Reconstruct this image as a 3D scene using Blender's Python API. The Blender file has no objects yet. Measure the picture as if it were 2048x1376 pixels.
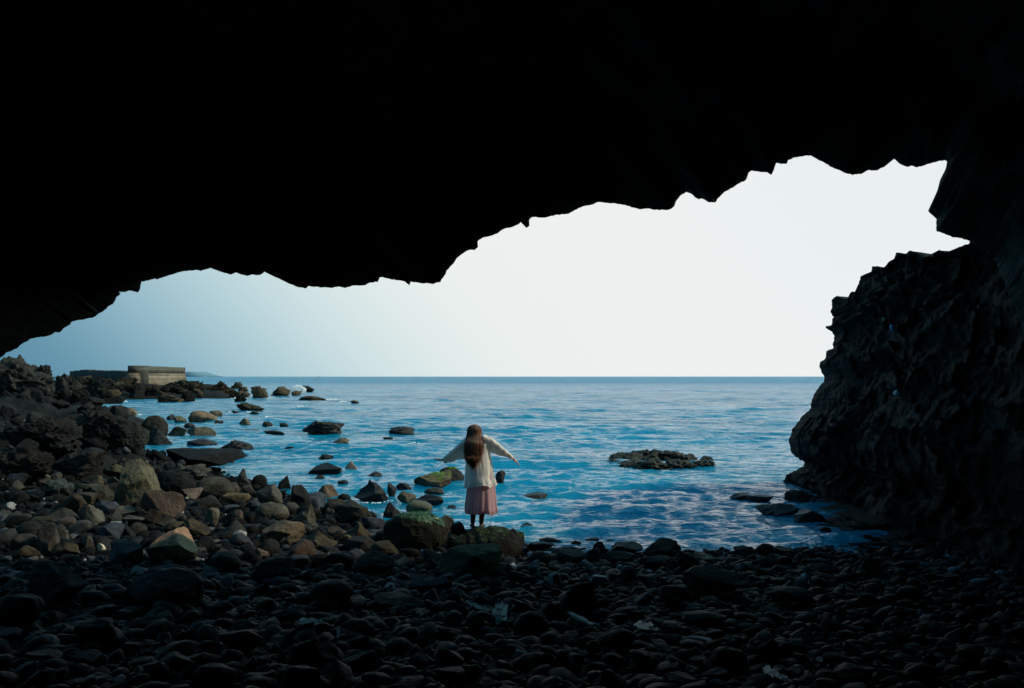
import bpy, math, random
import numpy as np
from mathutils import Vector

# ------------------------------------------------------------------ scene, camera, sky, sun, exposure
scene = bpy.context.scene
COL = scene.collection
F = 1991.0                       # focal length in photo pixels (35 mm lens on a 36 mm film, 2048 px wide)
CAM_Z = 2.9
PITCH = math.atan(65.0 / F)      # the horizon lies 65 px below the middle of the picture
cam_data = bpy.data.cameras.new('camera')
cam_data.lens = 35.0
cam_data.sensor_width = 36.0
cam_data.clip_start = 0.05
cam_data.clip_end = 60000
cam = bpy.data.objects.new('camera', cam_data)
COL.objects.link(cam)
cam.location = (0, 0, CAM_Z)
cam.rotation_euler = (math.radians(90) + PITCH, 0, 0)
scene.camera = cam

SUN_EL = math.radians(37)
SUN_AZ = math.radians(3)        # measured from +X towards +Y
sun_dir = Vector((math.cos(SUN_EL) * math.cos(SUN_AZ), math.cos(SUN_EL) * math.sin(SUN_AZ), math.sin(SUN_EL)))
world = bpy.data.worlds.new('World')
scene.world = world
world.use_nodes = True
wn, wl_ = world.node_tree.nodes, world.node_tree.links
wn.clear()
w_out = wn.new('ShaderNodeOutputWorld')
w_bg = wn.new('ShaderNodeBackground')
w_bg.inputs['Strength'].default_value = 0.14
sky = wn.new('ShaderNodeTexSky')
sky.sky_type = 'NISHITA'
sky.sun_disc = False
sky.sun_elevation = SUN_EL
sky.sun_rotation = math.radians(90) - SUN_AZ
sky.altitude = 0
sky.air_density = 1.0
sky.dust_density = 2.0
sky.ozone_density = 2.0
w_tint = wn.new('ShaderNodeMix'); w_tint.data_type = 'RGBA'; w_tint.blend_type = 'MULTIPLY'
w_tint.inputs[0].default_value = 1.0
w_tint.inputs[7].default_value = (0.50, 1.27, 1.15, 1)      # the film's cold cast
wl_.new(sky.outputs['Color'], w_tint.inputs[6])
wl_.new(w_tint.outputs[2], w_bg.inputs['Color'])
# a bright band of sea haze low in the sky, whitest towards the sun side and blue-grey away from it
w_geo = wn.new('ShaderNodeTexCoord')
w_sep = wn.new('ShaderNodeSeparateXYZ')
wl_.new(w_geo.outputs['Generated'], w_sep.inputs[0])
w_side = wn.new('ShaderNodeValToRGB')
w_map = wn.new('ShaderNodeMapRange')
w_map.inputs['From Min'].default_value = -0.6
w_map.inputs['From Max'].default_value = 0.6
w_add = wn.new('ShaderNodeMath'); w_add.operation = 'MULTIPLY_ADD'
wl_.new(w_sep.outputs['Z'], w_add.inputs[0]); w_add.inputs[1].default_value = 0.9
wl_.new(w_sep.outputs['X'], w_add.inputs[2])
wl_.new(w_add.outputs[0], w_map.inputs['Value'])
w_side.color_ramp.interpolation = 'B_SPLINE'
wl_.new(w_map.outputs[0], w_side.inputs['Fac'])
w_e = w_side.color_ramp.elements
for _k, (_p, _c) in enumerate([(0.0, (0.05, 0.17, 0.26)), (0.17, (0.11, 0.28, 0.40)), (0.28, (0.34, 0.54, 0.62)), (0.39, (0.62, 0.76, 0.78)), (0.53, (0.89, 0.90, 0.87)), (1.0, (0.80, 0.85, 0.88))]):
    if _k >= 2:
        w_e.new(_p)
    w_e[_k].position = _p
    w_e[_k].color = (*_c, 1)
w_up = wn.new('ShaderNodeValToRGB')
wl_.new(w_sep.outputs['Z'], w_up.inputs['Fac'])
w_e = w_up.color_ramp.elements
w_e[0].position = 0.20; w_e[0].color = (1, 1, 1, 1)
w_e[1].position = 0.38; w_e[1].color = (0, 0, 0, 1)
w_hz = wn.new('ShaderNodeBackground')
wl_.new(w_side.outputs['Color'], w_hz.inputs['Color'])
w_mix = wn.new('ShaderNodeMixShader')
wl_.new(w_up.outputs['Color'], w_mix.inputs[0])
wl_.new(w_bg.outputs[0], w_mix.inputs[1])
wl_.new(w_hz.outputs[0], w_mix.inputs[2])
wl_.new(w_mix.outputs[0], w_out.inputs['Surface'])

sun_data = bpy.data.lights.new('sun', 'SUN')
sun_data.energy = 3.8
sun_data.angle = math.radians(0.5)
sun_data.color = (1.0, 0.84, 0.64)
sun = bpy.data.objects.new('sun', sun_data)
COL.objects.link(sun)
sun.rotation_euler = sun_dir.to_track_quat('Z', 'Y').to_euler()

scene.view_settings.view_transform = 'Standard'
scene.view_settings.look = 'None'
scene.view_settings.gamma = 1
scene.view_settings.exposure = 0.0
scene.view_settings.use_curve_mapping = False
scene.cycles.max_bounces = 6
scene.cycles.diffuse_bounces = 3
scene.cycles.glossy_bounces = 3
scene.cycles.use_adaptive_sampling = True
scene.cycles.use_denoising = True

# ------------------------------------------------------------------ geometry of the view (photo pixel -> place)
CP, SP = math.cos(PITCH), math.sin(PITCH)


def ray(px, py):
    a, b = px - 1024.0, -(py - 688.0)
    return (a, F * CP - b * SP, F * SP + b * CP)


def at_depth(px, py, d):
    r = ray(px, py)
    k = d / r[1]
    return (r[0] * k, d, CAM_Z + r[2] * k)


def at_level(px, py, z=0.0):
    r = ray(px, py)
    k = (z - CAM_Z) / r[2]
    return (r[0] * k, r[1] * k, z)


# ------------------------------------------------------------------ noise
def _hash(ix, iy, iz, seed):
    h = (ix.astype(np.int64) * 374761393 + iy.astype(np.int64) * 668265263 + iz.astype(np.int64) * 2147483647 + seed * 974711) & 0xFFFFFFFF
    h = ((h ^ (h >> 13)) * 1274126177) & 0xFFFFFFFF
    h = ((h ^ (h >> 16)) * 2246822519) & 0xFFFFFFFF
    return ((h ^ (h >> 15)) & 0xFFFFFF) / float(0xFFFFFF) * 2.0 - 1.0


def vnoise(p, seed=0):
    f = np.floor(p)
    i = f.astype(np.int64)
    t = p - f
    t = t * t * t * (t * (t * 6 - 15) + 10)
    x, y, z = i[:, 0], i[:, 1], i[:, 2]
    u, v, w = t[:, 0], t[:, 1], t[:, 2]
    c = lambda a, b, d: _hash(x + a, y + b, z + d, seed)
    x00 = c(0, 0, 0) * (1 - u) + c(1, 0, 0) * u
    x10 = c(0, 1, 0) * (1 - u) + c(1, 1, 0) * u
    x01 = c(0, 0, 1) * (1 - u) + c(1, 0, 1) * u
    x11 = c(0, 1, 1) * (1 - u) + c(1, 1, 1) * u
    return (x00 * (1 - v) + x10 * v) * (1 - w) + (x01 * (1 - v) + x11 * v) * w


def fbm(p, octaves=4, seed=0, gain=0.5, lac=2.03):
    s, a = 0.0, 1.0
    q = p.copy()
    for k in range(octaves):
        s = s + a * vnoise(q, seed + k * 17)
        q = q * lac + 3.7
        a *= gain
    return s


def ridged(p, octaves=4, seed=0, gain=0.55, lac=2.07):
    s, a = 0.0, 1.0
    q = p.copy()
    for k in range(octaves):
        s = s + a * (1.0 - 2.0 * np.abs(vnoise(q, seed + k * 31)))
        q = q * lac + 1.9
        a *= gain
    return s


def blocks(p, seed=0):
    """a random level for each irregular cell: broken, blocky rock"""
    i0 = np.floor(p).astype(np.int64)
    best = np.full(len(p), 1e9); val = np.zeros(len(p))
    for a in (-1, 0, 1):
        for b in (-1, 0, 1):
            for c in (-1, 0, 1):
                cx, cy, cz = i0[:, 0] + a, i0[:, 1] + b, i0[:, 2] + c
                q = np.stack([cx + 0.5 + 0.48 * _hash(cx, cy, cz, seed + 1), cy + 0.5 + 0.48 * _hash(cx, cy, cz, seed + 2), cz + 0.5 + 0.48 * _hash(cx, cy, cz, seed + 3)], -1)
                d = ((p - q) ** 2).sum(1)
                h = _hash(cx, cy, cz, seed + 4)
                # each block has its own sloping face
                sl = ((p - q) * np.stack([_hash(cx, cy, cz, seed + 5), _hash(cx, cy, cz, seed + 6), _hash(cx, cy, cz, seed + 7)], -1)).sum(1)
                m = d < best
                best = np.where(m, d, best); val = np.where(m, h + 0.9 * sl, val)
    return val


def smooth(a, b, x):
    t = np.clip((x - a) / (b - a), 0, 1)
    return t * t * (3 - 2 * t)


# ------------------------------------------------------------------ mesh helpers
def mesh_from(name, v, f, smooth_shade=True):
    v = np.asarray(v, dtype=np.float32)
    f = np.asarray(f, dtype=np.int32)
    me = bpy.data.meshes.new(name)
    me.vertices.add(len(v))
    me.vertices.foreach_set('co', v.ravel())
    n = f.shape[1]
    me.loops.add(len(f) * n)
    me.loops.foreach_set('vertex_index', f.ravel())
    me.polygons.add(len(f))
    me.polygons.foreach_set('loop_start', np.arange(0, len(f) * n, n, dtype=np.int32))
    me.polygons.foreach_set('loop_total', np.full(len(f), n, dtype=np.int32))
    if smooth_shade:
        me.polygons.foreach_set('use_smooth', np.ones(len(f), dtype=bool))
    me.update(calc_edges=True)
    me.validate()
    return me


def grid_faces(nr, nc, closed=False):
    r = np.arange(nr - 1)
    c = np.arange(nc if closed else nc - 1)
    R, Cc = np.meshgrid(r, c, indexing='ij')
    C2 = (Cc + 1) % nc
    a = R * nc + Cc
    b = R * nc + C2
    d = (R + 1) * nc + Cc
    e = (R + 1) * nc + C2
    return np.stack([a, b, e, d], -1).reshape(-1, 4)


def link(name, me, mat=None, parent=None, loc=None, color=None):
    o = bpy.data.objects.new(name, me)
    COL.objects.link(o)
    if mat is not None and not me.materials:
        me.materials.append(mat)
    if parent is not None:
        o.parent = parent
    if loc is not None:
        o.location = loc
    if color is not None:
        o.color = (*color, 1)
    return o


def tag(o, label, cat, group=None, kind=None):
    if label:
        o['label'] = label
    if cat:
        o['category'] = cat
    if group:
        o['group'] = group
    if kind:
        o['kind'] = kind
    return o


def icosphere(sub):
    import bmesh
    bm = bmesh.new()
    bmesh.ops.create_icosphere(bm, subdivisions=sub, radius=1.0)
    v = np.array([tuple(x.co) for x in bm.verts])
    f = np.array([[x.index for x in p.verts] for p in bm.faces])
    bm.free()
    return v, f


ICO = {k: icosphere(k) for k in (2, 3, 4, 5, 6)}

# ------------------------------------------------------------------ materials
def new_mat(name):
    m = bpy.data.materials.new(name)
    m.use_nodes = True
    n, l = m.node_tree.nodes, m.node_tree.links
    n.clear()
    out = n.new('ShaderNodeOutputMaterial')
    b = n.new('ShaderNodeBsdfPrincipled')
    l.new(b.outputs[0], out.inputs['Surface'])
    return m, n, l, b, out


def noise_node(n, l, vec, scale, detail=4, rough=0.55):
    t = n.new('ShaderNodeTexNoise')
    t.inputs['Scale'].default_value = scale
    t.inputs['Detail'].default_value = detail
    t.inputs['Roughness'].default_value = rough
    l.new(vec, t.inputs['Vector'])
    return t


def ramp(n, l, fac, stops):
    r = n.new('ShaderNodeValToRGB')
    l.new(fac, r.inputs['Fac'])
    e = r.color_ramp.elements
    while len(e) > 2:
        e.remove(e[-1])
    for k, (p, c) in enumerate(stops):
        if k >= 2:
            e.new(p)
        e[k].position = p
        e[k].color = (*c, 1)
    return r


def mixc(n, l, fac, a, b, mode='MIX'):
    m = n.new('ShaderNodeMix')
    m.data_type = 'RGBA'
    m.blend_type = mode
    for s, v in ((m.inputs[0], fac), (m.inputs[6], a), (m.inputs[7], b)):
        if isinstance(v, (int, float)):
            s.default_value = v
        elif isinstance(v, tuple):
            s.default_value = (*v, 1)
        else:
            l.new(v, s)
    return m.outputs[2]


def bump(n, l, h, strength, dist, prev=None):
    b = n.new('ShaderNodeBump')
    b.inputs['Strength'].default_value = strength
    b.inputs['Distance'].default_value = dist
    l.new(h, b.inputs['Height'])
    if prev is not None:
        l.new(prev, b.inputs['Normal'])
    return b.outputs['Normal']


def cloth_mat(name, colr, trans=0.35, rough=0.8, bscale=30):
    m, n, l, b, out = new_mat(name)
    geo = n.new('ShaderNodeNewGeometry')
    nz = noise_node(n, l, geo.outputs['Position'], bscale, 3, 0.6)
    rr = ramp(n, l, nz.outputs['Fac'], [(0.3, tuple(x * 0.86 for x in colr)), (0.7, tuple(min(1, x * 1.08) for x in colr))])
    l.new(rr.outputs['Color'], b.inputs['Base Color'])
    b.inputs['Roughness'].default_value = rough
    b.inputs['Specular IOR Level'].default_value = 0.15
    tr = n.new('ShaderNodeBsdfTranslucent')
    l.new(rr.outputs['Color'], tr.inputs['Color'])
    mx = n.new('ShaderNodeMixShader'); mx.inputs[0].default_value = trans
    l.new(b.outputs[0], mx.inputs[1]); l.new(tr.outputs[0], mx.inputs[2])
    l.new(mx.outputs[0], out.inputs['Surface'])
    l.new(bump(n, l, nz.outputs['Fac'], 0.25, 0.01), b.inputs['Normal'])
    return m


def rock_material(name, scale=1.0, rough=0.75, moss=0.0, moss_col=(0.07, 0.13, 0.015), own=None, spec=0.12, bstr=0.8, speckle=0.35):
    m, n, l, b, out = new_mat(name)
    tc = n.new('ShaderNodeTexCoord')
    geo = n.new('ShaderNodeNewGeometry')
    inf = n.new('ShaderNodeObjectInfo')
    vec = geo.outputs['Position']
    big = noise_node(n, l, vec, 1.3 * scale, 5, 0.6)
    mid = noise_node(n, l, vec, 7 * scale, 6, 0.65)
    fine = noise_node(n, l, vec, 38 * scale, 5, 0.7)
    vr = ramp(n, l, big.outputs['Fac'], [(0.35, (0.4, 0.4, 0.42)), (0.62, (1.4, 1.35, 1.28))])
    big.inputs['Scale'].default_value = 2.2 * scale
    base = own if own else inf.outputs['Color']
    c = mixc(n, l, 1.0, base, vr.outputs['Color'], 'MULTIPLY')
    sp = ramp(n, l, mid.outputs['Fac'], [(0.52, (0, 0, 0)), (0.72, (1, 1, 1))])
    lich = mixc(n, l, 1.0, base, (2.3, 2.1, 1.7), 'MULTIPLY')
    mf = n.new('ShaderNodeMath'); mf.operation = 'MULTIPLY'; mf.inputs[1].default_value = speckle
    l.new(sp.outputs['Color'], mf.inputs[0])
    c = mixc(n, l, mf.outputs[0], c, lich)
    vor = n.new('ShaderNodeTexVoronoi'); vor.inputs['Scale'].default_value = 26 * scale
    l.new(vec, vor.inputs['Vector'])
    pit = ramp(n, l, vor.outputs['Distance'], [(0.08, (0.35, 0.35, 0.35)), (0.3, (1, 1, 1))])
    c = mixc(n, l, 0.6, c, pit.outputs['Color'], 'MULTIPLY')
    if moss > 0:
        sx = n.new('ShaderNodeSeparateXYZ'); l.new(geo.outputs['Normal'], sx.inputs[0])
        ad = n.new('ShaderNodeMath'); ad.operation = 'MULTIPLY_ADD'
        l.new(mid.outputs['Fac'], ad.inputs[0]); ad.inputs[1].default_value = 1.1
        l.new(sx.outputs['Z'], ad.inputs[2])
        hf = n.new('ShaderNodeMath'); hf.operation = 'MULTIPLY'; hf.inputs[1].default_value = 0.5
        l.new(ad.outputs[0], hf.inputs[0])
        mr = ramp(n, l, hf.outputs[0], [(moss / 2, (0, 0, 0)), (moss / 2 + 0.09, (1, 1, 1))])
        mv = ramp(n, l, fine.outputs['Fac'], [(0.35, tuple(x * 0.5 for x in moss_col)), (0.65, tuple(x * 1.7 for x in moss_col))])
        c = mixc(n, l, mr.outputs['Color'], c, mv.outputs['Color'])
    l.new(c, b.inputs['Base Color'])
    rr = ramp(n, l, mid.outputs['Fac'], [(0.3, (rough * 0.75,) * 3), (0.7, (min(1, rough * 1.15),) * 3)])
    l.new(rr.outputs['Color'], b.inputs['Roughness'])
    b.inputs['Specular IOR Level'].default_value = spec
    nb = bump(n, l, mid.outputs['Fac'], bstr, 0.11 / scale)
    nb = bump(n, l, fine.outputs['Fac'], bstr, 0.035 / scale, nb)
    l.new(nb, b.inputs['Normal'])
    return m


M_ROCK = rock_material('basalt_rock', 1.0, 0.8)
M_WET = rock_material('wet_basalt_rock', 1.0, 0.5, spec=0.2, bstr=0.6, speckle=0.2)
M_PEB = rock_material('pebble_stone', 1.6, 0.6, spec=0.04, bstr=0.5, speckle=0.15)
M_MOSS = rock_material('mossy_rock', 1.3, 0.8, moss=1.47, moss_col=(0.09, 0.16, 0.015))
M_MOSSD = rock_material('dark_mossy_rock', 1.3, 0.7, moss=1.50, moss_col=(0.03, 0.05, 0.012), spec=0.05)
M_REEF = rock_material('reef_rock', 1.3, 0.6, moss=1.5, moss_col=(0.022, 0.030, 0.010), spec=0.2)
M_FAR = rock_material('far_rock', 0.25, 0.85, bstr=1.0)
M_CAVE = rock_material('cave_wall_rock', 0.8, 0.8, own=(0.08, 0.08, 0.07), spec=0.4)
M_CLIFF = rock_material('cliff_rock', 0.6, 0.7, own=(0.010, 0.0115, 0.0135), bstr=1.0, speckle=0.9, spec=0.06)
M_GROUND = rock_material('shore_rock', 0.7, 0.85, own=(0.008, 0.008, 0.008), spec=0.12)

DARK = (0.020, 0.020, 0.021)
BLACK = (0.010, 0.010, 0.011)
GREY = (0.085, 0.082, 0.075)
BROWN = (0.085, 0.066, 0.046)
RUST = (0.14, 0.09, 0.055)
TAN = (0.22, 0.17, 0.12)
OLIVE = (0.07, 0.066, 0.042)
SLATE = (0.065, 0.075, 0.10)
PALE = (0.42, 0.38, 0.30)
PINK = (0.15, 0.115, 0.10)

# ------------------------------------------------------------------ the lie of the land
SHORE_PX = [(1800, 1100), (1650, 1100), (1500, 1104), (1300, 1106), (1100, 1098), (1030, 1092), (930, 1078), (880, 1070), (800, 1048),
            (750, 1040), (690, 1022), (650, 1008), (600, 990), (540, 972), (470, 958), (440, 940), (400, 930), (330, 926), (280, 910),
            (190, 896), (200, 891), (290, 890), (335, 884), (342, 868), (325, 852), (280, 836), (230, 824), (180, 817), (110, 823),
            (82, 818), (150, 808), (160, 802), (200, 799), (300, 800), (360, 799), (400, 797), (470, 797), (490, 793), (480, 786)]
shore = [at_level(x, y)[:2] for x, y in SHORE_PX]
shore += [(-70, 250), (-130, 300), (-420, 420), (-500, -30), (70, -30), (70, 42), (14, 33), (9.0, 31)]
shore += [at_level(x, y)[:2] for x, y in [(1600, 955), (1602, 985), (1612, 1025), (1645, 1060)]]
SH = np.array(shore)


def shore_distance(x, y):
    """signed distance to the waterline, positive on land"""
    x = np.asarray(x, float); y = np.asarray(y, float)
    best = np.full(x.shape, 1e18)
    inside = np.zeros(x.shape, bool)
    n = len(SH)
    for i in range(n):
        ax, ay = SH[i]; bx, by = SH[(i + 1) % n]
        dx, dy = bx - ax, by - ay
        t = np.clip(((x - ax) * dx + (y - ay) * dy) / (dx * dx + dy * dy), 0, 1)
        d = (x - ax - t * dx) ** 2 + (y - ay - t * dy) ** 2
        best = np.minimum(best, d)
        cond = (ay > y) != (by > y)
        xi = (bx - ax) * (y - ay) / (by - ay if by != ay else 1e-9) + ax
        inside ^= cond & (x < xi)
    d = np.sqrt(best)
    return np.where(inside, d, -d)


def ground_z(x, y):
    x = np.atleast_1d(np.asarray(x, float)); y = np.atleast_1d(np.asarray(y, float))
    sd = shore_distance(x, y)
    land = np.maximum(sd, 0)
    left = smooth(-5, -13, x) * smooth(10, 20, y)
    far = smooth(70, 110, y)
    z = np.minimum(land * 0.082, 1.35)
    z = z + left * np.minimum(land * 0.16, 0.7) * (1 - 0.6 * far)
    side = smooth(0.56, 0.72, -x / np.maximum(y, 1.0)) * smooth(20, 32, y)
    p = np.stack([x, y, np.zeros_like(x)], -1)
    z = z + side * np.minimum(land * 0.3, 6.5) * (0.8 + 0.35 * ridged(p * 0.12, 4, 6))
    amp = (0.05 + 0.38 * left) * smooth(0, 4, sd + 0.4)
    z = z + amp * (ridged(p * 0.35, 4, 5) * 0.6 + fbm(p * 1.4, 3, 9) * 0.35)
    z = np.where(sd < 0, np.maximum(-1.6, sd * 0.28) - 0.04, z)
    return z


def ground_hit(px, py, dz=0.0):
    r = ray(px, py)
    if r[2] >= -1e-6:
        return None
    ds = np.concatenate([np.linspace(4, 30, 800), np.linspace(30, 200, 900)[1:]])
    xs, zs = r[0] / r[1] * ds, CAM_Z + r[2] / r[1] * ds
    g = np.maximum(ground_z(xs, ds), 0.0) + dz
    i = np.argmax(zs <= g)
    if zs[i] > g[i]:
        return at_level(px, py, 0.0)
    return (xs[i], ds[i], float(g[i]))


def polar_sheet(r, th):
    R, T = np.meshgrid(r, th, indexing='ij')
    return R * np.sin(T), R * np.cos(T)


r_g = np.concatenate([np.geomspace(0.6, 60, 430), np.geomspace(60, 700, 170)[1:]])
t_g = np.radians(np.concatenate([np.linspace(-75, -30, 60)[:-1], np.linspace(-30, 30, 520), np.linspace(30, 75, 60)[1:]]))
X, Y = polar_sheet(r_g, t_g)
Z = ground_z(X.ravel(), Y.ravel())
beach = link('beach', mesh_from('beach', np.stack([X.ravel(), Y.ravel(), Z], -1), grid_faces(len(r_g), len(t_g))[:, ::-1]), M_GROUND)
tag(beach, None, None, kind='structure')
# the cave's floor behind and beside the camera
bx, by = np.meshgrid(np.linspace(-14, 14, 60), np.linspace(-12, 4, 40), indexing='xy')
bz = ground_z(bx.ravel(), by.ravel()) - 0.02
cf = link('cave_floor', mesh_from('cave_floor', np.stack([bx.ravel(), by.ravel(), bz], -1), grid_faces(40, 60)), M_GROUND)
tag(cf, None, None, kind='structure')

# ------------------------------------------------------------------ the sea
def sea_material():
    m, n, l, b, out = new_mat('sea_water')
    geo = n.new('ShaderNodeNewGeometry')
    mp = n.new('ShaderNodeMapping'); mp.inputs['Scale'].default_value = (0.42, 1.0, 1.0)
    l.new(geo.outputs['Position'], mp.inputs['Vector'])
    v = mp.outputs['Vector']
    a = noise_node(n, l, v, 0.5, 3, 0.6)
    b1 = noise_node(n, l, v, 2.2, 4, 0.6)
    c = noise_node(n, l, v, 9.0, 3, 0.6)
    far_ = noise_node(n, l, v, 0.09, 3, 0.6)
    nb = bump(n, l, far_.outputs['Fac'], 1.0, 3.0)
    nb = bump(n, l, a.outputs['Fac'], 1.0, 0.45, nb)
    nb = bump(n, l, b1.outputs['Fac'], 1.0, 0.34, nb)
    nb = bump(n, l, c.outputs['Fac'], 1.0, 0.07, nb)
    l.new(nb, b.inputs['Normal'])
    patch = noise_node(n, l, geo.outputs['Position'], 0.06, 3, 0.5)
    cr = ramp(n, l, patch.outputs['Fac'], [(0.35, (0.0, 0.15, 0.27)), (0.7, (0.004, 0.205, 0.36))])
    l.new(cr.outputs['Color'], b.inputs['Base Color'])
    sy = n.new('ShaderNodeSeparateXYZ'); l.new(geo.outputs['Position'], sy.inputs[0])
    mr = n.new('ShaderNodeMapRange'); mr.inputs['From Min'].default_value = 50; mr.inputs['From Max'].default_value = 500
    mr.inputs['To Min'].default_value = 0.05; mr.inputs['To Max'].default_value = 0.34
    l.new(sy.outputs['Y'], mr.inputs['Value'])
    l.new(mr.outputs[0], b.inputs['Roughness'])
    b.inputs['Specular Tint'].default_value = (0.72, 0.94, 1.0, 1)
    b.inputs['IOR'].default_value = 1.333
    b.inputs['Specular IOR Level'].default_value = 0.45
    b.subsurface_method = 'BURLEY'
    b.inputs['Subsurface Weight'].default_value = 1.0
    b.inputs['Subsurface Scale'].default_value = 2.5
    b.inputs['Subsurface Radius'].default_value = (0.4, 1.0, 1.3)
    return m


M_SEA = sea_material()


def wave_height(x, y, r, dr):
    rng = np.random.RandomState(4)
    z = np.zeros_like(x)
    p = np.stack([x, y, np.zeros_like(x)], -1)
    group = 0.75 + 0.5 * vnoise(p * 0.13, 3)
    for k in range(46):
        lam = 0.32 * (11 / 0.32) ** (k / 45.0)
        ang = math.radians(-90 + rng.normal(0, 36 if lam < 1.0 else 20))
        kx, ky = math.cos(ang), math.sin(ang)
        ph = rng.rand() * 6.28
        amp = 0.0175 * lam ** 0.52 / (1 + (lam / 3.2) ** 1.6)
        fade = np.clip(1.4 - (dr * 4.5) / lam, 0, 1)
        warp = 0.35 * lam * vnoise(p / (lam * 2.7) + k * 5.1, 40 + k)
        s = np.sin((x * kx + y * ky + warp) * 2 * math.pi / lam + ph)
        z += amp * fade * (s + 0.4 * s * s) * group
    return z


r_w = np.concatenate([np.geomspace(11, 16, 60)[:-1], np.geomspace(16, 280, 1000), np.geomspace(280, 40000, 120)[1:]])
t_w = np.radians(np.concatenate([np.linspace(-75, -29, 70)[:-1], np.linspace(-29, 26, 640), np.linspace(26, 75, 70)[1:]]))
X, Y = polar_sheet(r_w, t_w)
dr = np.gradient(r_w)[:, None] * np.ones_like(X)
Rr = r_w[:, None] * np.ones_like(X)
calm = smooth(-0.3, 4.0, -shore_distance(X.ravel(), Y.ravel())) * 0.6 + 0.4
Z = wave_height(X.ravel(), Y.ravel(), Rr.ravel(), dr.ravel()) * calm
sea = link('sea', mesh_from('sea', np.stack([X.ravel(), Y.ravel(), Z], -1), grid_faces(len(r_w), len(t_w))[:, ::-1]), M_SEA)
tag(sea, None, None, kind='structure')

# ------------------------------------------------------------------ the cave: mouth outline, dome inside, rock outside
ROOF = [(-420, 1500), (-330, 1250), (-240, 1020), (-150, 860), (-60, 752), (0, 716), (16, 704), (34, 697), (44, 688), (56, 682), (60, 678), (70, 676), (95, 672), (104, 669),
        (110, 664), (118, 665), (130, 655), (141, 648), (143, 644), (160, 640), (184, 636), (205, 624), (216, 613), (226, 608), (231, 600),
        (233, 594), (241, 588), (238, 583), (250, 584), (262, 581), (276, 585), (281, 575), (283, 563), (297, 561), (310, 557), (315, 559),
        (340, 550), (365, 543), (392, 540), (402, 542), (422, 536), (440, 543), (462, 549), (471, 545), (480, 548), (495, 552), (505, 549), (520, 550),
        (527, 546), (533, 535), (537, 531), (542, 548), (552, 555), (565, 558), (580, 568), (600, 575), (612, 577), (617, 572), (640, 575), (665, 576), (677, 573),
        (690, 576), (705, 571), (730, 571), (740, 565), (755, 564), (759, 555), (765, 554), (780, 558), (800, 561), (817, 563), (819, 571), (822, 563), (840, 566), (865, 568),
        (881, 564), (886, 556), (892, 547), (893, 541), (900, 534), (907, 527), (913, 517), (920, 511), (930, 504), (938, 500), (950, 500),
        (956, 494), (955, 484), (958, 480), (970, 474), (985, 471), (1000, 463), (1010, 457), (1025, 454), (1037, 449), (1045, 441),
        (1049, 452), (1053, 456), (1059, 452), (1058, 440), (1064, 434), (1080, 435), (1092, 435), (1110, 430), (1137, 428), (1150, 420), (1165, 413), (1182, 410), (1196, 404), (1212, 406), (1232, 407),
        (1255, 412), (1280, 419), (1293, 417), (1310, 420), (1337, 420), (1347, 414), (1352, 403), (1360, 392), (1372, 384), (1382, 387), (1390, 395), (1398, 399),
        (1402, 397), (1418, 405), (1430, 405), (1438, 395), (1450, 383), (1466, 375), (1475, 368), (1488, 363), (1494, 356), (1498, 345), (1503, 341),
        (1520, 344), (1535, 345), (1543, 350), (1548, 337), (1552, 326), (1562, 328), (1573, 328), (1576, 320), (1590, 315), (1608, 312), (1622, 311),
        (1635, 319), (1648, 325), (1665, 335), (1678, 340), (1690, 346), (1705, 350), (1725, 347), (1738, 340), (1752, 341), (1768, 334), (1780, 322), (1787, 317),
        (1795, 324), (1804, 330), (1815, 334), (1824, 331), (1834, 335), (1855, 328), (1875, 323), (1889, 320), (1897, 324), (1896, 334), (1893, 340),
        (1896, 345), (1889, 355), (1884, 366), (1881, 380), (1874, 393), (1866, 402), (1862, 411), (1856, 421), (1864, 430), (1873, 438), (1872, 455),
        (1873, 463), (1880, 464), (1895, 470), (1905, 475), (1925, 477), (1944, 484), (1990, 520), (2040, 640), (2080, 860), (2110, 1200), (2130, 1600)]


def refine(pts, step, jit, seed, closed=False):
    rng = random.Random(seed)
    out = []
    for (x0, y0), (x1, y1) in zip(pts[:-1], pts[1:]):
        L = math.hypot(x1 - x0, y1 - y0)
        k = max(1, int(L / step))
        for i in range(k):
            t = i / k
            j = jit if i else 0.25 * jit
            out.append((x0 + (x1 - x0) * t + rng.uniform(-j, j), y0 + (y1 - y0) * t + rng.uniform(-j, j)))
    out.append(pts[-1])
    return out


roof = refine(ROOF, 4.0, 0.9, 2)
def roof_depth(px):
    xs = [-420, -100, 0, 250, 600, 900, 1300, 1600, 1945, 2130]
    ds = [7.0, 8.3, 9.2, 10.6, 11.6, 12.2, 12.9, 13.4, 13.8, 13.8]
    return float(np.interp(px, xs, ds)) + 0.35 * math.sin(px * 0.011) * (1 if 200 < px < 1850 else 0)


S = np.array([at_depth(x, y, roof_depth(x)) for x, y in roof])
ns = len(S)
px_s = np.array([p[0] for p in roof])
arc = np.concatenate([[0], np.cumsum(np.linalg.norm(np.diff(S[:, [0, 2]], axis=0), axis=1))]); arc /= arc[-1]
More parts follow.
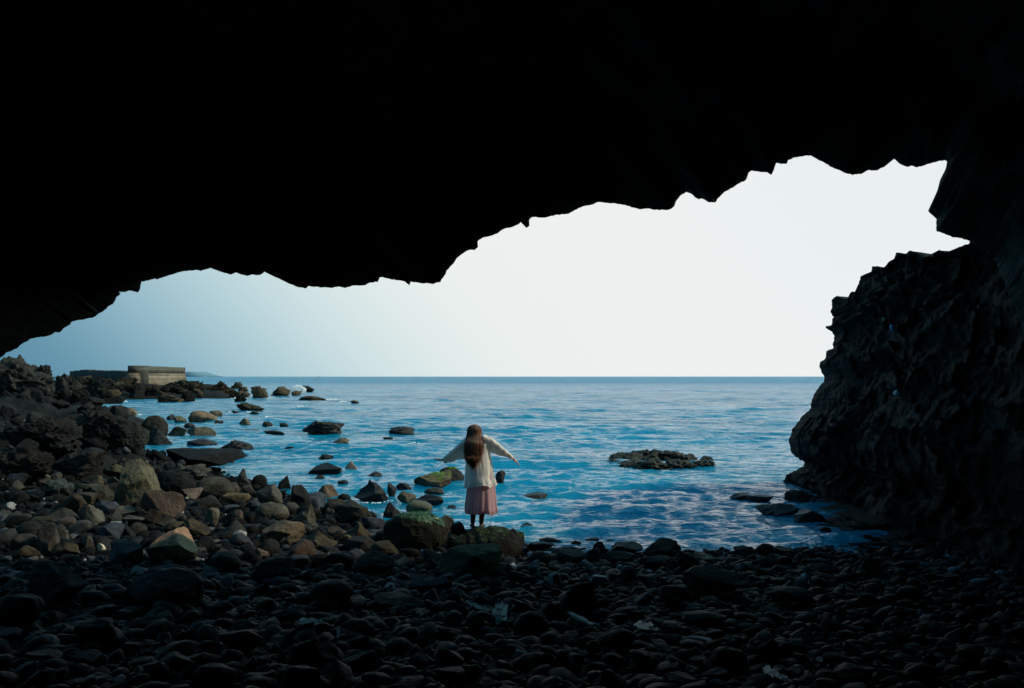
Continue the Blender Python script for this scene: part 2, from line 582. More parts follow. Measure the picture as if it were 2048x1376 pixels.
# inner arch the mouth opens out of
ang = math.pi * (1.0 - arc)
ax_ = 0.6 + 7.6 * np.sign(np.cos(ang)) * np.abs(np.cos(ang)) ** 0.75
az_ = -0.3 + 8.0 * np.abs(np.sin(ang)) ** 0.7
n_in = 90
rows = []
for k in range(n_in):
    t = k / (n_in - 1)
    yk = S[:, 1] * (1 - t) + (-9.0) * t
    w = 1 - (1 - min(1, t * 2.6)) ** 2.0
    shrink = 1 - 0.55 * smooth(0.75, 1.0, t) - 0.44 * (t > 0.995)
    xk = S[:, 0] * (1 - w) + ax_ * w * (1 if t < .75 else shrink)
    zk = S[:, 2] * (1 - w) + (az_ * (1 if t < .75 else shrink)) * w
    rows.append(np.stack([xk, yk, zk], -1))
inner = np.array(rows)
dist_in = np.linalg.norm(inner - inner[0:1], axis=2)
flat = inner.reshape(-1, 3)
cdir = np.stack([flat[:, 0] - 0.6, np.zeros(len(flat)), flat[:, 2] - 1.5], -1)
cdir /= np.linalg.norm(cdir, axis=1, keepdims=True) + 1e-9
amp = np.minimum(0.55, 0.30 * dist_in.reshape(-1))
disp = ridged(flat * np.array([0.45, 0.45, 0.8]), 5, 11) * 0.45 + fbm(flat * 1.9, 3, 23) * 0.3 + 0.5 * blocks(flat * np.array([0.8, 0.8, 1.2]), 91)
inner = (flat + cdir * (np.abs(amp) * (disp * 0.8 + 0.35))[:, None]).reshape(inner.shape)
# outside of the rock
n_out = 26
rows = []
dx = np.where(px_s > 1700, 0.75, np.where(px_s < 300, -0.45, 0.0))
dzv = np.where(px_s > 1900, 0.25, 1.0)
dx = np.where(px_s > 1900, 1.0, dx)
for k in range(1, n_out):
    t = k / (n_out - 1)
    up = min(t * 3.2, 1.0)
    back = max(0, t - 0.25) / 0.75
    q = S.copy()
    q[:, 0] += dx * up * 2.2 + (S[:, 0] - 1) * 0.12 * up
    q[:, 2] += dzv * up * 1.9 + 0.5 * back
    q[:, 1] += -1.5 * up - back * 22
    q[:, 0] = q[:, 0] * (1 - back) + (ax_ * 1.35) * back
    q[:, 2] = q[:, 2] * (1 - back) + np.maximum(az_ * 1.12 + 0.6, q[:, 2] * 0.0) * back
    n_ = q * 0.7
    q[:, 2] += 0.35 * smooth(0, 0.3, np.array([t]))[0] * fbm(n_, 3, 31)
    rows.append(q)
outer = np.array(rows)[::-1]
full = np.concatenate([outer, inner], 0)
cave = link('cave_rock', mesh_from('cave_rock', full.reshape(-1, 3), grid_faces(full.shape[0], ns)), M_CAVE)
tag(cave, None, None, kind='structure')
# back wall and outer closing sheet
bw = []
for t in np.linspace(0, 1, 8):
    c = np.array([0.6, -9.4, 2.5])
    bw.append(inner[-1] * (1 - t) + c * t)
bw = np.array(bw)
back_me = mesh_from('cave_back_wall', bw.reshape(-1, 3), grid_faces(8, ns))
tag(link('cave_back_wall', back_me, M_CAVE), None, None, kind='structure')

# ------------------------------------------------------------------ the cliff on the right
CL = [(1665, 1120), (1658, 1092), (1650, 1068), (1634, 1048), (1612, 1040), (1604, 1015), (1596, 1000), (1578, 992), (1574, 972), (1573, 958), (1582, 945), (1604, 932), (1608, 924), (1590, 914), (1580, 902),
      (1576, 884), (1580, 868), (1584, 856), (1596, 842), (1604, 830), (1617, 822), (1621, 812), (1622, 800), (1630, 785), (1638, 772), (1648, 764),
      (1648, 752), (1642, 742), (1638, 732), (1640, 724), (1650, 717), (1652, 705), (1656, 699), (1667, 698), (1665, 690), (1668, 680), (1669, 672), (1664, 664), (1655, 658),
      (1651, 652), (1667, 650), (1664, 642), (1668, 634), (1661, 624), (1664, 616), (1664, 600), (1673, 591), (1690, 597), (1702, 595), (1700, 584), (1715, 582), (1718, 568), (1720, 554),
      (1736, 546), (1746, 545), (1742, 533), (1756, 531), (1766, 536), (1778, 525), (1785, 519), (1792, 516), (1791, 506), (1802, 504), (1812, 508),
      (1822, 500), (1835, 505), (1846, 513), (1854, 512), (1860, 509), (1867, 512), (1871, 503), (1882, 498), (1892, 504), (1905, 500), (1925, 492), (1946, 484)]
cl = refine(CL, 3.2, 1.5, 7)


def cliff_depth(px, py):
    if py > 950:
        return min(27.0, at_level(px, py, 0.0)[1])
    if py > 600:
        return 27.0 - 2.0 * (950 - py) / 350
    return float(np.interp(px, [1664, 1745, 1825, 1890, 1946], [25.0, 22.5, 19.5, 17.0, 15.0]))


SC = np.array([at_depth(x, y, cliff_depth(x, y)) for x, y in cl])
nsc = len(SC)
u = np.linspace(0, 1, nsc)
T = np.stack([np.full(nsc, 6.9), np.full(nsc, 6.0), np.interp(SC[:, 2], [-0.3, 0.2, 5.5], [-0.2, 0.6, 8.5])], -1)
nt = 210
tt = np.linspace(0, 1, nt) ** 1.15
P = SC[None] * (1 - tt[:, None, None]) + T[None] * tt[:, None, None]
# belly: the face swells towards the water and the camera between its two edges
swell = np.sin(np.pi * np.clip(tt, 0, 1)) ** 0.9
mouth = smooth(0.0, 0.5, SC[:, 2])
P[:, :, 0] += 0.9 * (swell[:, None]) * smooth(3.0, 6.0, SC[:, 2])[None]
P[:, :, 1] -= 1.2 * (np.sin(np.pi * np.clip(tt * 1.6, 0, 1))[:, None]) * smooth(0.3, 2.5, SC[:, 2])[None]
flat = P.reshape(-1, 3)
zz = flat[:, 2] * 1.15 + flat[:, 1] * 0.10 + 0.9 * fbm(flat * 0.33, 4, 51)
led = zz - np.floor(zz)
zz2 = flat[:, 2] * 3.9 + flat[:, 0] * 0.5 + 1.3 * fbm(flat * 0.8, 3, 61)
led2 = zz2 - np.floor(zz2)
damp = np.minimum(1.0, (tt * 7.0))[:, None] * np.ones((nt, nsc))
disp = 0.55 * fbm(flat * np.array([0.42, 0.42, 0.6]), 5, 77, 0.58) + 0.34 * (1 - led) ** 1.4 + 0.11 * (1 - led2) + 0.10 * fbm(flat * 4.5, 3, 15) - 0.25
wob = np.stack([fbm(flat * 0.9, 2, 71), fbm(flat * 0.9, 2, 72), fbm(flat * 0.9, 2, 73)], -1) * 0.35
disp = disp * 0.7 + 0.30 * blocks(flat * np.array([0.55, 0.55, 1.0]) + wob, 5) + 0.13 * blocks(flat * np.array([1.7, 1.7, 2.6]) + wob * 2, 9)
disp = disp * damp.reshape(-1)
nrm = np.array([-0.55, -0.8, 0.22]); nrm /= np.linalg.norm(nrm)
flat = flat + nrm[None] * disp[:, None] * 0.75
# keep the skyline where it stands: nothing of the face rises above its own crest or leans past its nose
sx_, sy_ = np.array([c[0] for c in cl]), np.array([c[1] for c in cl])
hd = flat[:, 1]
vx = flat[:, 0] / hd * F + 1024
vy = 753 - (flat[:, 2] - CAM_Z) / hd * F
top_i = np.where(sy_ < 600)[0]
crest_x = np.maximum.accumulate(sx_[top_i])
lim = np.interp(vx, crest_x, sy_[top_i])
over = (vx < 1950) & (vy < lim)
flat[:, 2] = np.where(over, CAM_Z + (753 - lim - 1.0) / F * hd, flat[:, 2])
side_i = np.where((sy_ > 596) & (sy_ < 1095))[0][::-1]
side_y = np.maximum.accumulate(sy_[side_i])
limx = np.interp(vy, side_y, sx_[side_i])
out_ = (vx < limx) & (vy > 600)
flat[:, 0] = np.where(out_, (limx - 1024) / F * hd, flat[:, 0])
front = flat.reshape(nt, nsc, 3)
rows = []
for k in range(24, 0, -1):
    t = k / 24.0
    q = SC.copy()
    q[:, 0] += 11 * t ** 1.2 + 0.35 * math.sin(t * 3)
    q[:, 1] += 3.2 * math.sin(t * math.pi * 0.5) * np.clip((SC[:, 1] - 13) / 6, 0, 1)
    q[:, 2] = SC[:, 2] * (1 - 0.10 * t) + 0.15 * t * fbm(q * 0.6, 3, 5)
    rows.append(q)
full = np.concatenate([np.array(rows), front], 0)
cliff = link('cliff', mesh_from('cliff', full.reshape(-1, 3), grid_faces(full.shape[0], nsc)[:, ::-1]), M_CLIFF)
tag(cliff, None, None, kind='structure')

# ------------------------------------------------------------------ rocks
def rock_verts(seed, style='angular', sub=4):
    rng = np.random.RandomState(seed)
    v, f = ICO[sub]
    v = v.copy()
    if style in ('angular', 'pyramid', 'slab', 'crusty'):
        npl = {'angular': 13, 'pyramid': 9, 'slab': 12, 'crusty': 8}[style]
        for k in range(npl):
            n_ = rng.normal(size=3); n_ /= np.linalg.norm(n_)
            if style == 'slab' and k < 1:
                n_ = np.array([rng.uniform(-.2, .2), rng.uniform(-.3, .1), 1.0]); n_ /= np.linalg.norm(n_)
            c = rng.uniform(0.42, 0.80)
            d = np.maximum(0, v @ n_ - c)
            v = v - d[:, None] * n_[None]
    if style == 'round':
        for k in range(6):
            n_ = rng.normal(size=3); n_ /= np.linalg.norm(n_)
            c = rng.uniform(0.7, 0.92)
            d = np.maximum(0, v @ n_ - c)
            v = v - d[:, None] * n_[None] * 0.7
    if style == 'pyramid':
        z = v[:, 2]
        k = np.clip(0.95 - 0.5 * (z + 0.2), 0.42, 1.1)
        lean = rng.uniform(-0.35, 0.35)
        v[:, 0] = v[:, 0] * k + lean * np.maximum(z, 0)
        v[:, 1] *= k
    nn = v / (np.linalg.norm(v, axis=1, keepdims=True) + 1e-9)
    off = rng.uniform(0, 50, 3)
    a1, a2, a3 = {'angular': (0.05, 0.03, 0.016), 'pyramid': (0.05, 0.03, 0.016), 'slab': (0.05, 0.03, 0.012),
                  'round': (0.10, 0.02, 0.004), 'crusty': (0.20, 0.14, 0.06)}[style]
    d = a1 * fbm(v * 1.5 + off, 2, seed) + a2 * ridged(v * 3.4 + off, 3, seed + 3) + a3 * ridged(v * 9 + off, 2, seed + 5)
    if style == 'crusty' and sub >= 4:
        d = d * 0.8 + 0.11 * blocks(v * 2.6 + off, seed + 9) + (0.045 * blocks(v * 6.5 + off, seed + 11) if sub > 4 else 0)
    v = v + nn * d[:, None]
    v -= (v.max(0) + v.min(0)) / 2
    v /= (v.max(0) - v.min(0)) / 2
    return v, f


rock_id = [0]
placed = []          # (px centre, py centre, width, short name) used to word the labels of the stones between


def add_rock(l_, r_, top, base, color, style, label, cat='boulder', group=None, mat=None, deep=0.85, sink=0.35, water=False, name=None, sub=None, seed=None, short=None, depth=None, zb=None):
    rock_id[0] += 1
    sd = seed if seed is not None else rock_id[0] * 7 + 13
    mx = (l_ + r_) / 2
    if depth is not None:
        B = at_depth(mx, base, depth)
    elif water:
        B = at_level(mx, base, 0.0)
    else:
        B = ground_hit(mx, base, 0.05)
        if B[2] < 0.08:
            B = at_level(mx, base, 0.0)
            sink = max(sink, 0.8)
    d = B[1]
    k = d / F
    rx = (r_ - l_) / 2 * k
    ry = rx * deep
    ext = (base - top) * k
    slope = max(0.0, (CAM_Z - B[2]) / d)
    h = max(ext - ry * 1.1 * slope, ext * 0.45)
    if sub is None:
        sub = 5 if (r_ - l_) > 60 else 4 if (r_ - l_) > 16 else 3
    v, f = rock_verts(sd, style, sub)
    hz = h * (1 + sink) / 2
    v = v * np.array([rx, ry, hz])
    me = mesh_from(name or 'boulder', v, f)
    o = link(name or ('sea_rock' if water else 'boulder'), me, mat or (M_WET if water else M_ROCK), loc=(B[0], B[1] + ry * 0.75, B[2] + h - hz + (0.05 if water else 0)), color=color)
    tag(o, label, cat, group)
    if short:
        placed.append((mx, (top + base) / 2, r_ - l_, short))
    return o


G_SEA = 'rocks standing in the sea'
G_HEAP = 'boulders heaped along the shore'
SEA_ROCKS = [
 # l, r, top, base, colour, style, label
 (499, 536, 771, 797, BROWN, 'crusty', 'brown craggy sea rock with a pointed top, near the tip of the headland'),
 (535, 577, 773, 793, BROWN, 'crusty', 'brown craggy twin-humped sea rock immediately left of the white wave splash'),
 (597, 627, 770, 785, DARK, 'crusty', 'dark square sea rock behind the white wave splash'),
 (581, 602, 781, 792, BROWN, 'crusty', 'small brown sea rock at the foot of the white wave splash'),
 (593, 650, 792, 802, BROWN, 'crusty', 'long flat brown sea rock in front of the wave splash'),
 (699, 718, 801, 807, BROWN, 'crusty', 'tiny low brown rock awash far out, the farthest right of the distant rocks'),
 (471, 498, 781, 796, BROWN, 'crusty', 'low dark rock awash right at the tip of the headland'),
 (466, 527, 806, 824, OLIVE, 'crusty', 'flat-topped olive brown sea rock with white foam along its foot'),
 (497, 515, 823, 831, DARK, 'crusty', 'small dark rock in the foam below the flat-topped olive rock'),
 (462, 476, 822, 830, DARK, 'crusty', 'tiny black rock at the left end of the foam line under the olive rock'),
 (476, 501, 838, 853, BROWN, 'angular', 'small brown rock, first of the row of three small sea rocks'),
 (520, 543, 844, 855, DARK, 'crusty', 'small domed dark rock, middle of the row of three small sea rocks'),
 (556, 575, 847, 857, DARK, 'crusty', 'small dark rock splashed with spray, last of the row of three small sea rocks'),
 (484, 516, 860, 865, DARK, 'slab', 'thin flat rock barely above the water, under the row of three small sea rocks'),
 (523, 568, 862, 872, DARK, 'slab', 'long flat dark rock left of the big double-humped sea rock'),
 (594, 682, 842, 873, DARK, 'crusty', 'big dark double-humped sea rock, the largest one standing clear in the bay'),
 (774, 829, 854, 871, DARK, 'crusty', 'lone dark tapering sea rock between the double-humped rock and the woman'),
 (764, 785, 876, 882, DARK, 'slab', 'thin sliver of rock just below the lone tapering sea rock'),
 (643, 698, 877, 898, OLIVE, 'crusty', 'olive topped sloping sea rock with foam at its right foot'),
 (720, 740, 886, 893, OLIVE, 'crusty', 'small round rock just right of the olive topped sloping rock'),
 (567, 588, 895, 903, DARK, 'crusty', 'small low rock alone in the water left of the olive topped sloping rock'),
 (508, 519, 887, 892, DARK, 'crusty', 'tiny dark rock between the weedy reef and the small low rock'),
 (635, 666, 911, 924, DARK, 'crusty', 'small dark peaked rock behind the long whale-backed black rock'),
 (616, 684, 928, 951, BLACK, 'angular', 'long whale-backed black rock in the shallows'),
 (687, 715, 925, 943, PINK, 'pyramid', 'pale pinkish pointed rock touching the whale-backed black rock'),
 (626, 649, 952, 966, BLACK, 'pyramid', 'small black triangular rock in front of the whale-backed rock'),
 (674, 696, 963, 972, BLACK, 'round', 'small round black rock awash left of the tall black rock'),
 (730, 762, 945, 962, BLACK, 'pyramid', 'black cap-shaped rock peeping over the tall black rock'),
 (704, 774, 962, 1006, BLACK, 'pyramid', 'tall black rock with a ribbed lit right side at the water edge'),
 (773, 793, 969, 997, DARK, 'angular', 'narrow upright dark rock leaning on the right of the tall black rock'),
 (789, 824, 968, 985, DARK, 'crusty', 'knobbly wet dark rock left of the green topped boulders'),
 (793, 830, 985, 1009, BROWN, 'pyramid', 'small brown pointed rock in the shallows below the knobbly wet rock'),
 (823, 887, 991, 1016, BLACK, 'angular', 'long black rounded rock below the green topped boulders'),
 (848, 887, 978, 994, DARK, 'round', 'smooth wet rock between the green topped boulders and the long black rock'),
 (892, 912, 1014, 1022, BLACK, 'pyramid', 'little black pointed rock alone in the shallows left of the woman'),
 (985, 1011, 943, 978, DARK, 'crusty', 'dark rock partly hidden behind the right edge of the pink skirt'),
 (1045, 1096, 990, 1004, BLACK, 'slab', 'low black rock alone in the water to the right of the woman'),
 (1040, 1066, 1050, 1064, BLACK, 'angular', 'small black rock just off the right end of the standing rock'),
 (1461, 1508, 990, 1006, BLACK, 'slab', 'outermost low black ledge in the water before the cliff foot'),
 (1495, 1556, 993, 1009, DARK, 'slab', 'low wet ledge joined to the right of the outermost black ledge'),
 (1518, 1575, 1013, 1037, BLACK, 'slab', 'blocky black ledge with a wet sheen in front of the cliff foot'),
 (1545, 1605, 1010, 1040, DARK, 'slab', 'broad wet ledge between the blocky black ledge and the cliff'),
 (1570, 1602, 948, 970, DARK, 'crusty', 'dark rounded rock under the overhanging nose of the cliff'),
 (1574, 1640, 982, 1008, DARK, 'crusty', 'layered dark rock at the cliff foot above the wet ledges'),
 (1590, 1660, 1022, 1050, DARK, 'slab', 'flat dark rock running under the cliff beside the broad wet ledge'),
 (1642, 1665, 1058, 1076, BLACK, 'crusty', 'small rock in the water in the corner where the cliff meets the pebbles'),
 (300, 362, 782, 806, BROWN, 'crusty', 'big brown rock with a rusty patch standing in front of the stone wall'),
 (372, 428, 822, 846, RUST, 'round', 'rounded rust brown rock in the bay, larger of a touching pair'),
 (416, 442, 822, 834, BROWN, 'round', 'low brown rock touching the right side of the rounded rust brown rock'),
 (331, 350, 830, 842, DARK, 'pyramid', 'small dark rock behind the greenish yellow one in the bay'),
 (343, 371, 833, 847, OLIVE, 'angular', 'small greenish yellow rock left of the rounded rust brown rock'),
 (427, 445, 842, 851, DARK, 'crusty', 'tiny dark rock right below the rust brown pair'),
 (363, 388, 847, 858, DARK, 'angular', 'dark rock poking up behind the long humped brown rock'),
 (330, 374, 853, 873, BROWN, 'angular', 'dull brown rock joined to the left of the long humped brown rock'),
 (364, 431, 855, 876, BROWN, 'angular', 'long humped brown rock in the bay left of the thin flat rocks'),
 (240, 270, 816, 832, BROWN, 'round', 'smooth brown rock at the far edge of the dark rock bank'),
 (207, 241, 812, 829, BROWN, 'angular', 'brown rock left of the smooth one at the far edge of the dark bank'),
 (165, 187, 795, 808, OLIVE, 'crusty', 'small green tinted rock in the channel before the headland'),
 (437, 502, 882, 904, DARK, 'crusty', 'flat weedy knobbly reef lying right of the long dark slab'),
 (368, 428, 879, 895, BLACK, 'slab', 'flat black rock in the inlet above the long dark slab'),
 (247, 266, 902, 913, BLACK, 'round', 'small round black rock on the near edge of the inlet'),
 (280, 306, 904, 918, BROWN, 'pyramid', 'small brown pointed rock between the inlet and the long dark slab'),
]
for (a, b_, t_, c_, colr, st, lab) in SEA_ROCKS:
    add_rock(a, b_, t_, c_, colr, st, lab, 'sea rock', G_SEA, water=True, name='sea_rock',
             mat=(M_FAR if c_ < 830 else M_WET))
# the low mossy reef right of the woman: one body built from several humps
def reef():
    B = at_level(1325, 930, 0)
    rng = np.random.RandomState(8)
    vs, fs, n0 = [], [], 0
    humps = [(1224, 1300, 905, 924), (1262, 1322, 899, 922), (1300, 1345, 899, 917), (1318, 1375, 902, 922), (1355, 1404, 908, 924),
             (1240, 1300, 919, 936), (1262, 1345, 918, 941), (1330, 1400, 918, 938), (1385, 1434, 920, 936), (1402, 1428, 913, 922),
             (1207, 1250, 921, 929), (1245, 1268, 930, 938)]
    for i, (a, b_, t_, c_) in enumerate(humps):
        C0 = at_level((a + b_) / 2, c_, 0)
        k = C0[1] / F
        rx = (b_ - a) / 2 * k; ry = rx * 0.9 + 0.3
        h = max(0.16, (c_ - t_) * k * 0.95)
        v, f = rock_verts(900 + i, 'crusty', 5)
        v = v * np.array([rx * 1.08, ry, h]) + np.array([C0[0], C0[1] + ry * 0.6, 0.0]) - np.array([B[0], B[1], 0])
        vs.append(v); fs.append(f + n0); n0 += len(v)
    o = link('reef', mesh_from('reef', np.concatenate(vs), np.concatenate(fs)), M_REEF, loc=(B[0], B[1], 0.0), color=(0.019, 0.019, 0.015))
    tag(o, 'broad low reef covered in dark green weed, out in the water right of the woman', 'reef')
reef()
# green topped pair
add_rock(872, 928, 937, 972, DARK, 'round', 'dark rock with bright green weed on top, behind the other one left of the woman', 'sea rock', G_SEA, M_MOSS, water=True, name='sea_rock', sub=5)
add_rock(824, 903, 944, 980, BROWN, 'angular', 'brown boulder with a strip of bright green weed on its saddle left of the woman', 'sea rock', G_SEA, M_MOSS, water=True, name='sea_rock', sub=5, seed=333)
add_rock(811, 864, 1004, 1032, OLIVE, 'round', 'rounded olive brown rock just behind the sparkling weedy boulder', 'sea rock', G_SEA, water=True, name='sea_rock', short='rounded olive rock')

HEAP = [
 # landmark boulders of the shore; last column: short name for its neighbours' labels
 (229, 316, 914, 1014, (0.15, 0.135, 0.095), 'angular', 'tall mottled grey boulder with yellow-green lichen streaks, biggest of the sunlit heap', 'tall mottled boulder'),
 (306, 384, 938, 990, BLACK, 'round', 'rounded black boulder right of the tall mottled boulder', 'rounded black boulder'),
 (322, 412, 926, 962, GREY, 'crusty', 'grey pitted rock lying behind the rounded black boulder', 'grey pitted rock'),
 (380, 462, 952, 995, (0.07, 0.065, 0.05), 'round', 'big round dark boulder with a ribbed olive right face', 'round olive-faced boulder'),
 (272, 358, 976, 1034, (0.10, 0.068, 0.055), 'angular', 'reddish brown boulder in front of the tall mottled boulder', 'reddish brown boulder'),
 (374, 432, 990, 1022, DARK, 'angular', 'dark jagged boulder below the round olive-faced boulder', 'dark jagged boulder'),
 (404, 437, 1014, 1052, (0.17, 0.155, 0.12), 'angular', 'upright light grey stone with a sunlit edge below the dark jagged boulder', 'upright light stone'),
 (432, 473, 1010, 1023, SLATE, 'slab', 'flat bluish stone shining beside the upright light stone', 'flat bluish stone'),
 (460, 485, 1019, 1046, PINK, 'round', 'small rounded pinkish boulder right of the flat bluish stone', 'rounded pinkish boulder'),
 (463, 499, 936, 967, GREY, 'pyramid', 'grey pointed boulder standing at the very edge of the water', 'grey pointed boulder'),
 (500, 532, 949, 973, BLACK, 'round', 'round black boulder right of the grey pointed boulder', 'round black boulder'),
 (551, 584, 951, 984, BLACK, 'angular', 'black boulder with a glinting right edge at the waterline', 'glinting black boulder'),
 (507, 563, 966, 1012, (0.10, 0.092, 0.08), 'angular', 'large grey boulder with a big flat sunlit right face', 'flat-faced grey boulder'),
 (480, 508, 967, 987, GREY, 'angular', 'small grey boulder tucked left of the large flat-faced boulder', 'small tucked boulder'),
 (576, 613, 969, 1012, DARK, 'angular', 'narrow dark boulder with pale chips along its right edge', 'chipped dark boulder'),
 (630, 676, 968, 997, (0.16, 0.105, 0.075), 'angular', 'warm brown boulder catching the sun beside the tall black sea rock', 'warm brown boulder'),
 (596, 650, 984, 1012, SLATE, 'slab', 'broad flat-topped bluish boulder in front of the warm brown boulder', 'broad bluish boulder'),
 (636, 706, 994, 1030, (0.06, 0.055, 0.045), 'angular', 'wide dull boulder between the broad bluish boulder and the tall black rock', 'wide dull boulder'),
 (672, 700, 987, 1002, BLACK, 'round', 'low black stone resting behind the wide dull boulder', 'low black stone'),
 (440, 497, 984, 1009, (0.17, 0.12, 0.065), 'slab', 'long flat yellowish stone lit by the sun, below the grey pointed boulder', 'yellowish flat stone'),
 (502, 574, 1003, 1042, (0.11, 0.10, 0.08), 'round', 'large smooth grey boulder below the large flat-faced boulder', 'large smooth grey boulder'),
 (571, 634, 1003, 1054, (0.085, 0.075, 0.06), 'pyramid', 'triangular brown-grey boulder with a sloping sunlit right side', 'triangular boulder'),
 (668, 742, 1000, 1048, (0.055, 0.05, 0.04), 'angular', 'large dark boulder with orange crust on its right corner', 'orange-cornered boulder'),
 (641, 676, 1015, 1042, GREY, 'crusty', 'small lumpy boulder left of the orange-cornered boulder', 'lumpy boulder'),
 (438, 488, 1038, 1080, (0.075, 0.075, 0.08), 'pyramid', 'steep grey boulder with one pale triangular face', 'steep triangular-faced boulder'),
 (514, 604, 1041, 1086, (0.17, 0.125, 0.085), 'slab', 'long orange-brown boulder brightly lit along its top', 'long orange-brown boulder'),
 (591, 671, 1058, 1106, (0.10, 0.085, 0.06), 'pyramid', 'broad pointed brown boulder right of the long orange-brown one', 'broad pointed boulder'),
 (552, 585, 1072, 1096, BROWN, 'crusty', 'pitted brown stone between the long orange-brown and broad pointed boulders', 'pitted brown stone'),
 (456, 502, 1064, 1102, SLATE, 'angular', 'bluish-grey angular boulder in front of the steep triangular-faced one', 'bluish angular boulder'),
 (674, 707, 1068, 1091, (0.14, 0.12, 0.07), 'crusty', 'rough crusted stone lit by the sun right of the broad pointed boulder', 'rough crusted stone'),
 (289, 390, 1053, 1122, (0.30, 0.19, 0.13), 'angular', 'bright orange-tan boulder with black speckles, the brightest in the heap', 'bright orange-tan boulder'),
 (154, 203, 1005, 1052, (0.12, 0.115, 0.10), 'angular', 'leaning grey boulder left of the heap in front of the dark bank', 'leaning grey boulder'),
 (180, 238, 1047, 1080, SLATE, 'slab', 'sloping bluish stone between the leaning grey boulder and the small pale stone', 'sloping bluish stone'),
 (66, 109, 1048, 1104, (0.075, 0.07, 0.065), 'angular', 'tall dull boulder with a rounded top near the cave wall on the left', 'tall dull boulder'),
 (104, 134, 1057, 1082, GREY, 'angular', 'small grey boulder touching the tall dull boulder', 'small grey boulder'),
 (160, 186, 1068, 1100, GREY, 'pyramid', 'small pointed grey boulder right of the tall dull boulder', 'small pointed boulder'),
 (14, 70, 1066, 1098, (0.06, 0.05, 0.045), 'round', 'rounded dark boulder nearest the cave wall on the left', 'rounded dark boulder'),
 (252, 290, 1044, 1070, (0.09, 0.075, 0.065), 'round', 'dull brown stone left of the bright orange-tan boulder', 'dull brown stone'),
 (193, 209, 1085, 1101, PALE, 'angular', 'small cream-coloured stone, the palest left of the orange-tan boulder', 'cream stone'),
 (214, 241, 1042, 1060, (0.20, 0.23, 0.24), 'angular', 'small pale blue-grey stone above the sloping bluish stone', 'pale blue-grey stone'),
 (354, 367, 1021, 1033, PALE, 'round', 'little pale yellow pebble right of the reddish brown boulder', None),
 (356, 367, 982, 989, (0.7, 0.72, 0.72), 'round', 'tiny bright white pebble under the rounded black boulder', None),
 (336, 357, 973, 990, (0.26, 0.22, 0.13), 'angular', 'small yellowish stone under the rounded black boulder, beside the white pebble', None),
 (368, 378, 994, 1002, PALE, 'round', 'tiny cream pebble between the reddish brown and dark jagged boulders', None),
 (86, 96, 1030, 1037, PALE, 'round', 'tiny pale pebble on the dark stones near the cave wall on the left', None),
 (163, 182, 927, 941, (0.26, 0.18, 0.12), 'angular', 'small tan stone on the dark bank left of the tall mottled boulder', 'tan stone'),
 (84, 141, 955, 998, (0.06, 0.075, 0.075), 'crusty', 'blue-green tinted lumpy rock on the dark bank', 'blue-green lumpy rock'),
 (172, 221, 970, 1006, (0.09, 0.08, 0.06), 'slab', 'long brownish stone sloping down to the foot of the tall mottled boulder', 'long brownish stone'),
 (126, 155, 904, 940, (0.045, 0.045, 0.05), 'crusty', 'rough dark rock standing on the bank above the blue-green lumpy rock', 'rough dark rock'),
 (298, 468, 896, 934, BLACK, 'slab', 'long low black slab of rock running out along the near side of the inlet', 'long black slab'),
 (424, 470, 904, 928, GREY, 'crusty', 'light grey knob on the seaward end of the long black slab', 'light grey knob'),
 (762, 803, 1003, 1040, (0.05, 0.045, 0.042), 'pyramid', 'dark pointed boulder leaning on the left of the sparkling weedy boulder', 'dark pointed boulder'),
 (862, 913, 1029, 1080, (0.13, 0.11, 0.08), 'angular', 'tan boulder squeezed between the weedy boulder and the standing rock', 'squeezed tan boulder'),
 (686, 752, 1071, 1106, (0.03, 0.028, 0.032), 'slab', 'dark blocky boulder with a square right shoulder left of the weedy boulder', 'dark blocky boulder'),
 (730, 768, 1059, 1070, SLATE, 'slab', 'thin flat bluish stone left of the sparkling weedy boulder', 'thin bluish stone'),
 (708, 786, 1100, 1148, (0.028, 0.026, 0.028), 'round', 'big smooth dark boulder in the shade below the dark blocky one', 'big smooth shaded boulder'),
 (876, 1004, 1088, 1150, (0.045, 0.05, 0.035), 'slab', 'greenish hump of rock sloping down in front of the standing rock', 'greenish hump'),
 (1028, 1041, 1075, 1088, (0.45, 0.30, 0.25), 'round', 'small pinkish white stone under the right end of the standing rock', None),
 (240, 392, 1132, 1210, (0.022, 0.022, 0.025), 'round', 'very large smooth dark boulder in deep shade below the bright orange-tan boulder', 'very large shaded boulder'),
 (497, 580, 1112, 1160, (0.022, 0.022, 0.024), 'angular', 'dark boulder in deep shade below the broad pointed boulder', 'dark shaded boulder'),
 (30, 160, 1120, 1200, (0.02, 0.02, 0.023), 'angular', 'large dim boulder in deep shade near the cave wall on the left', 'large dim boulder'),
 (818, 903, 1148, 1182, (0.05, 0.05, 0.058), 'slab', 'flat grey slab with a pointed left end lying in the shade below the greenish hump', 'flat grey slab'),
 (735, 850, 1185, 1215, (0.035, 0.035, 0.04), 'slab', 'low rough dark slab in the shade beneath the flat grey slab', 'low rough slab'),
]
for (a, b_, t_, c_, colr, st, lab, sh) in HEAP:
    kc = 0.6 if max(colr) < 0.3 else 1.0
    add_rock(a, b_, t_, c_, tuple(x * kc for x in colr), st, lab, 'boulder' if b_ - a > 22 else 'stone', G_HEAP, short=sh)

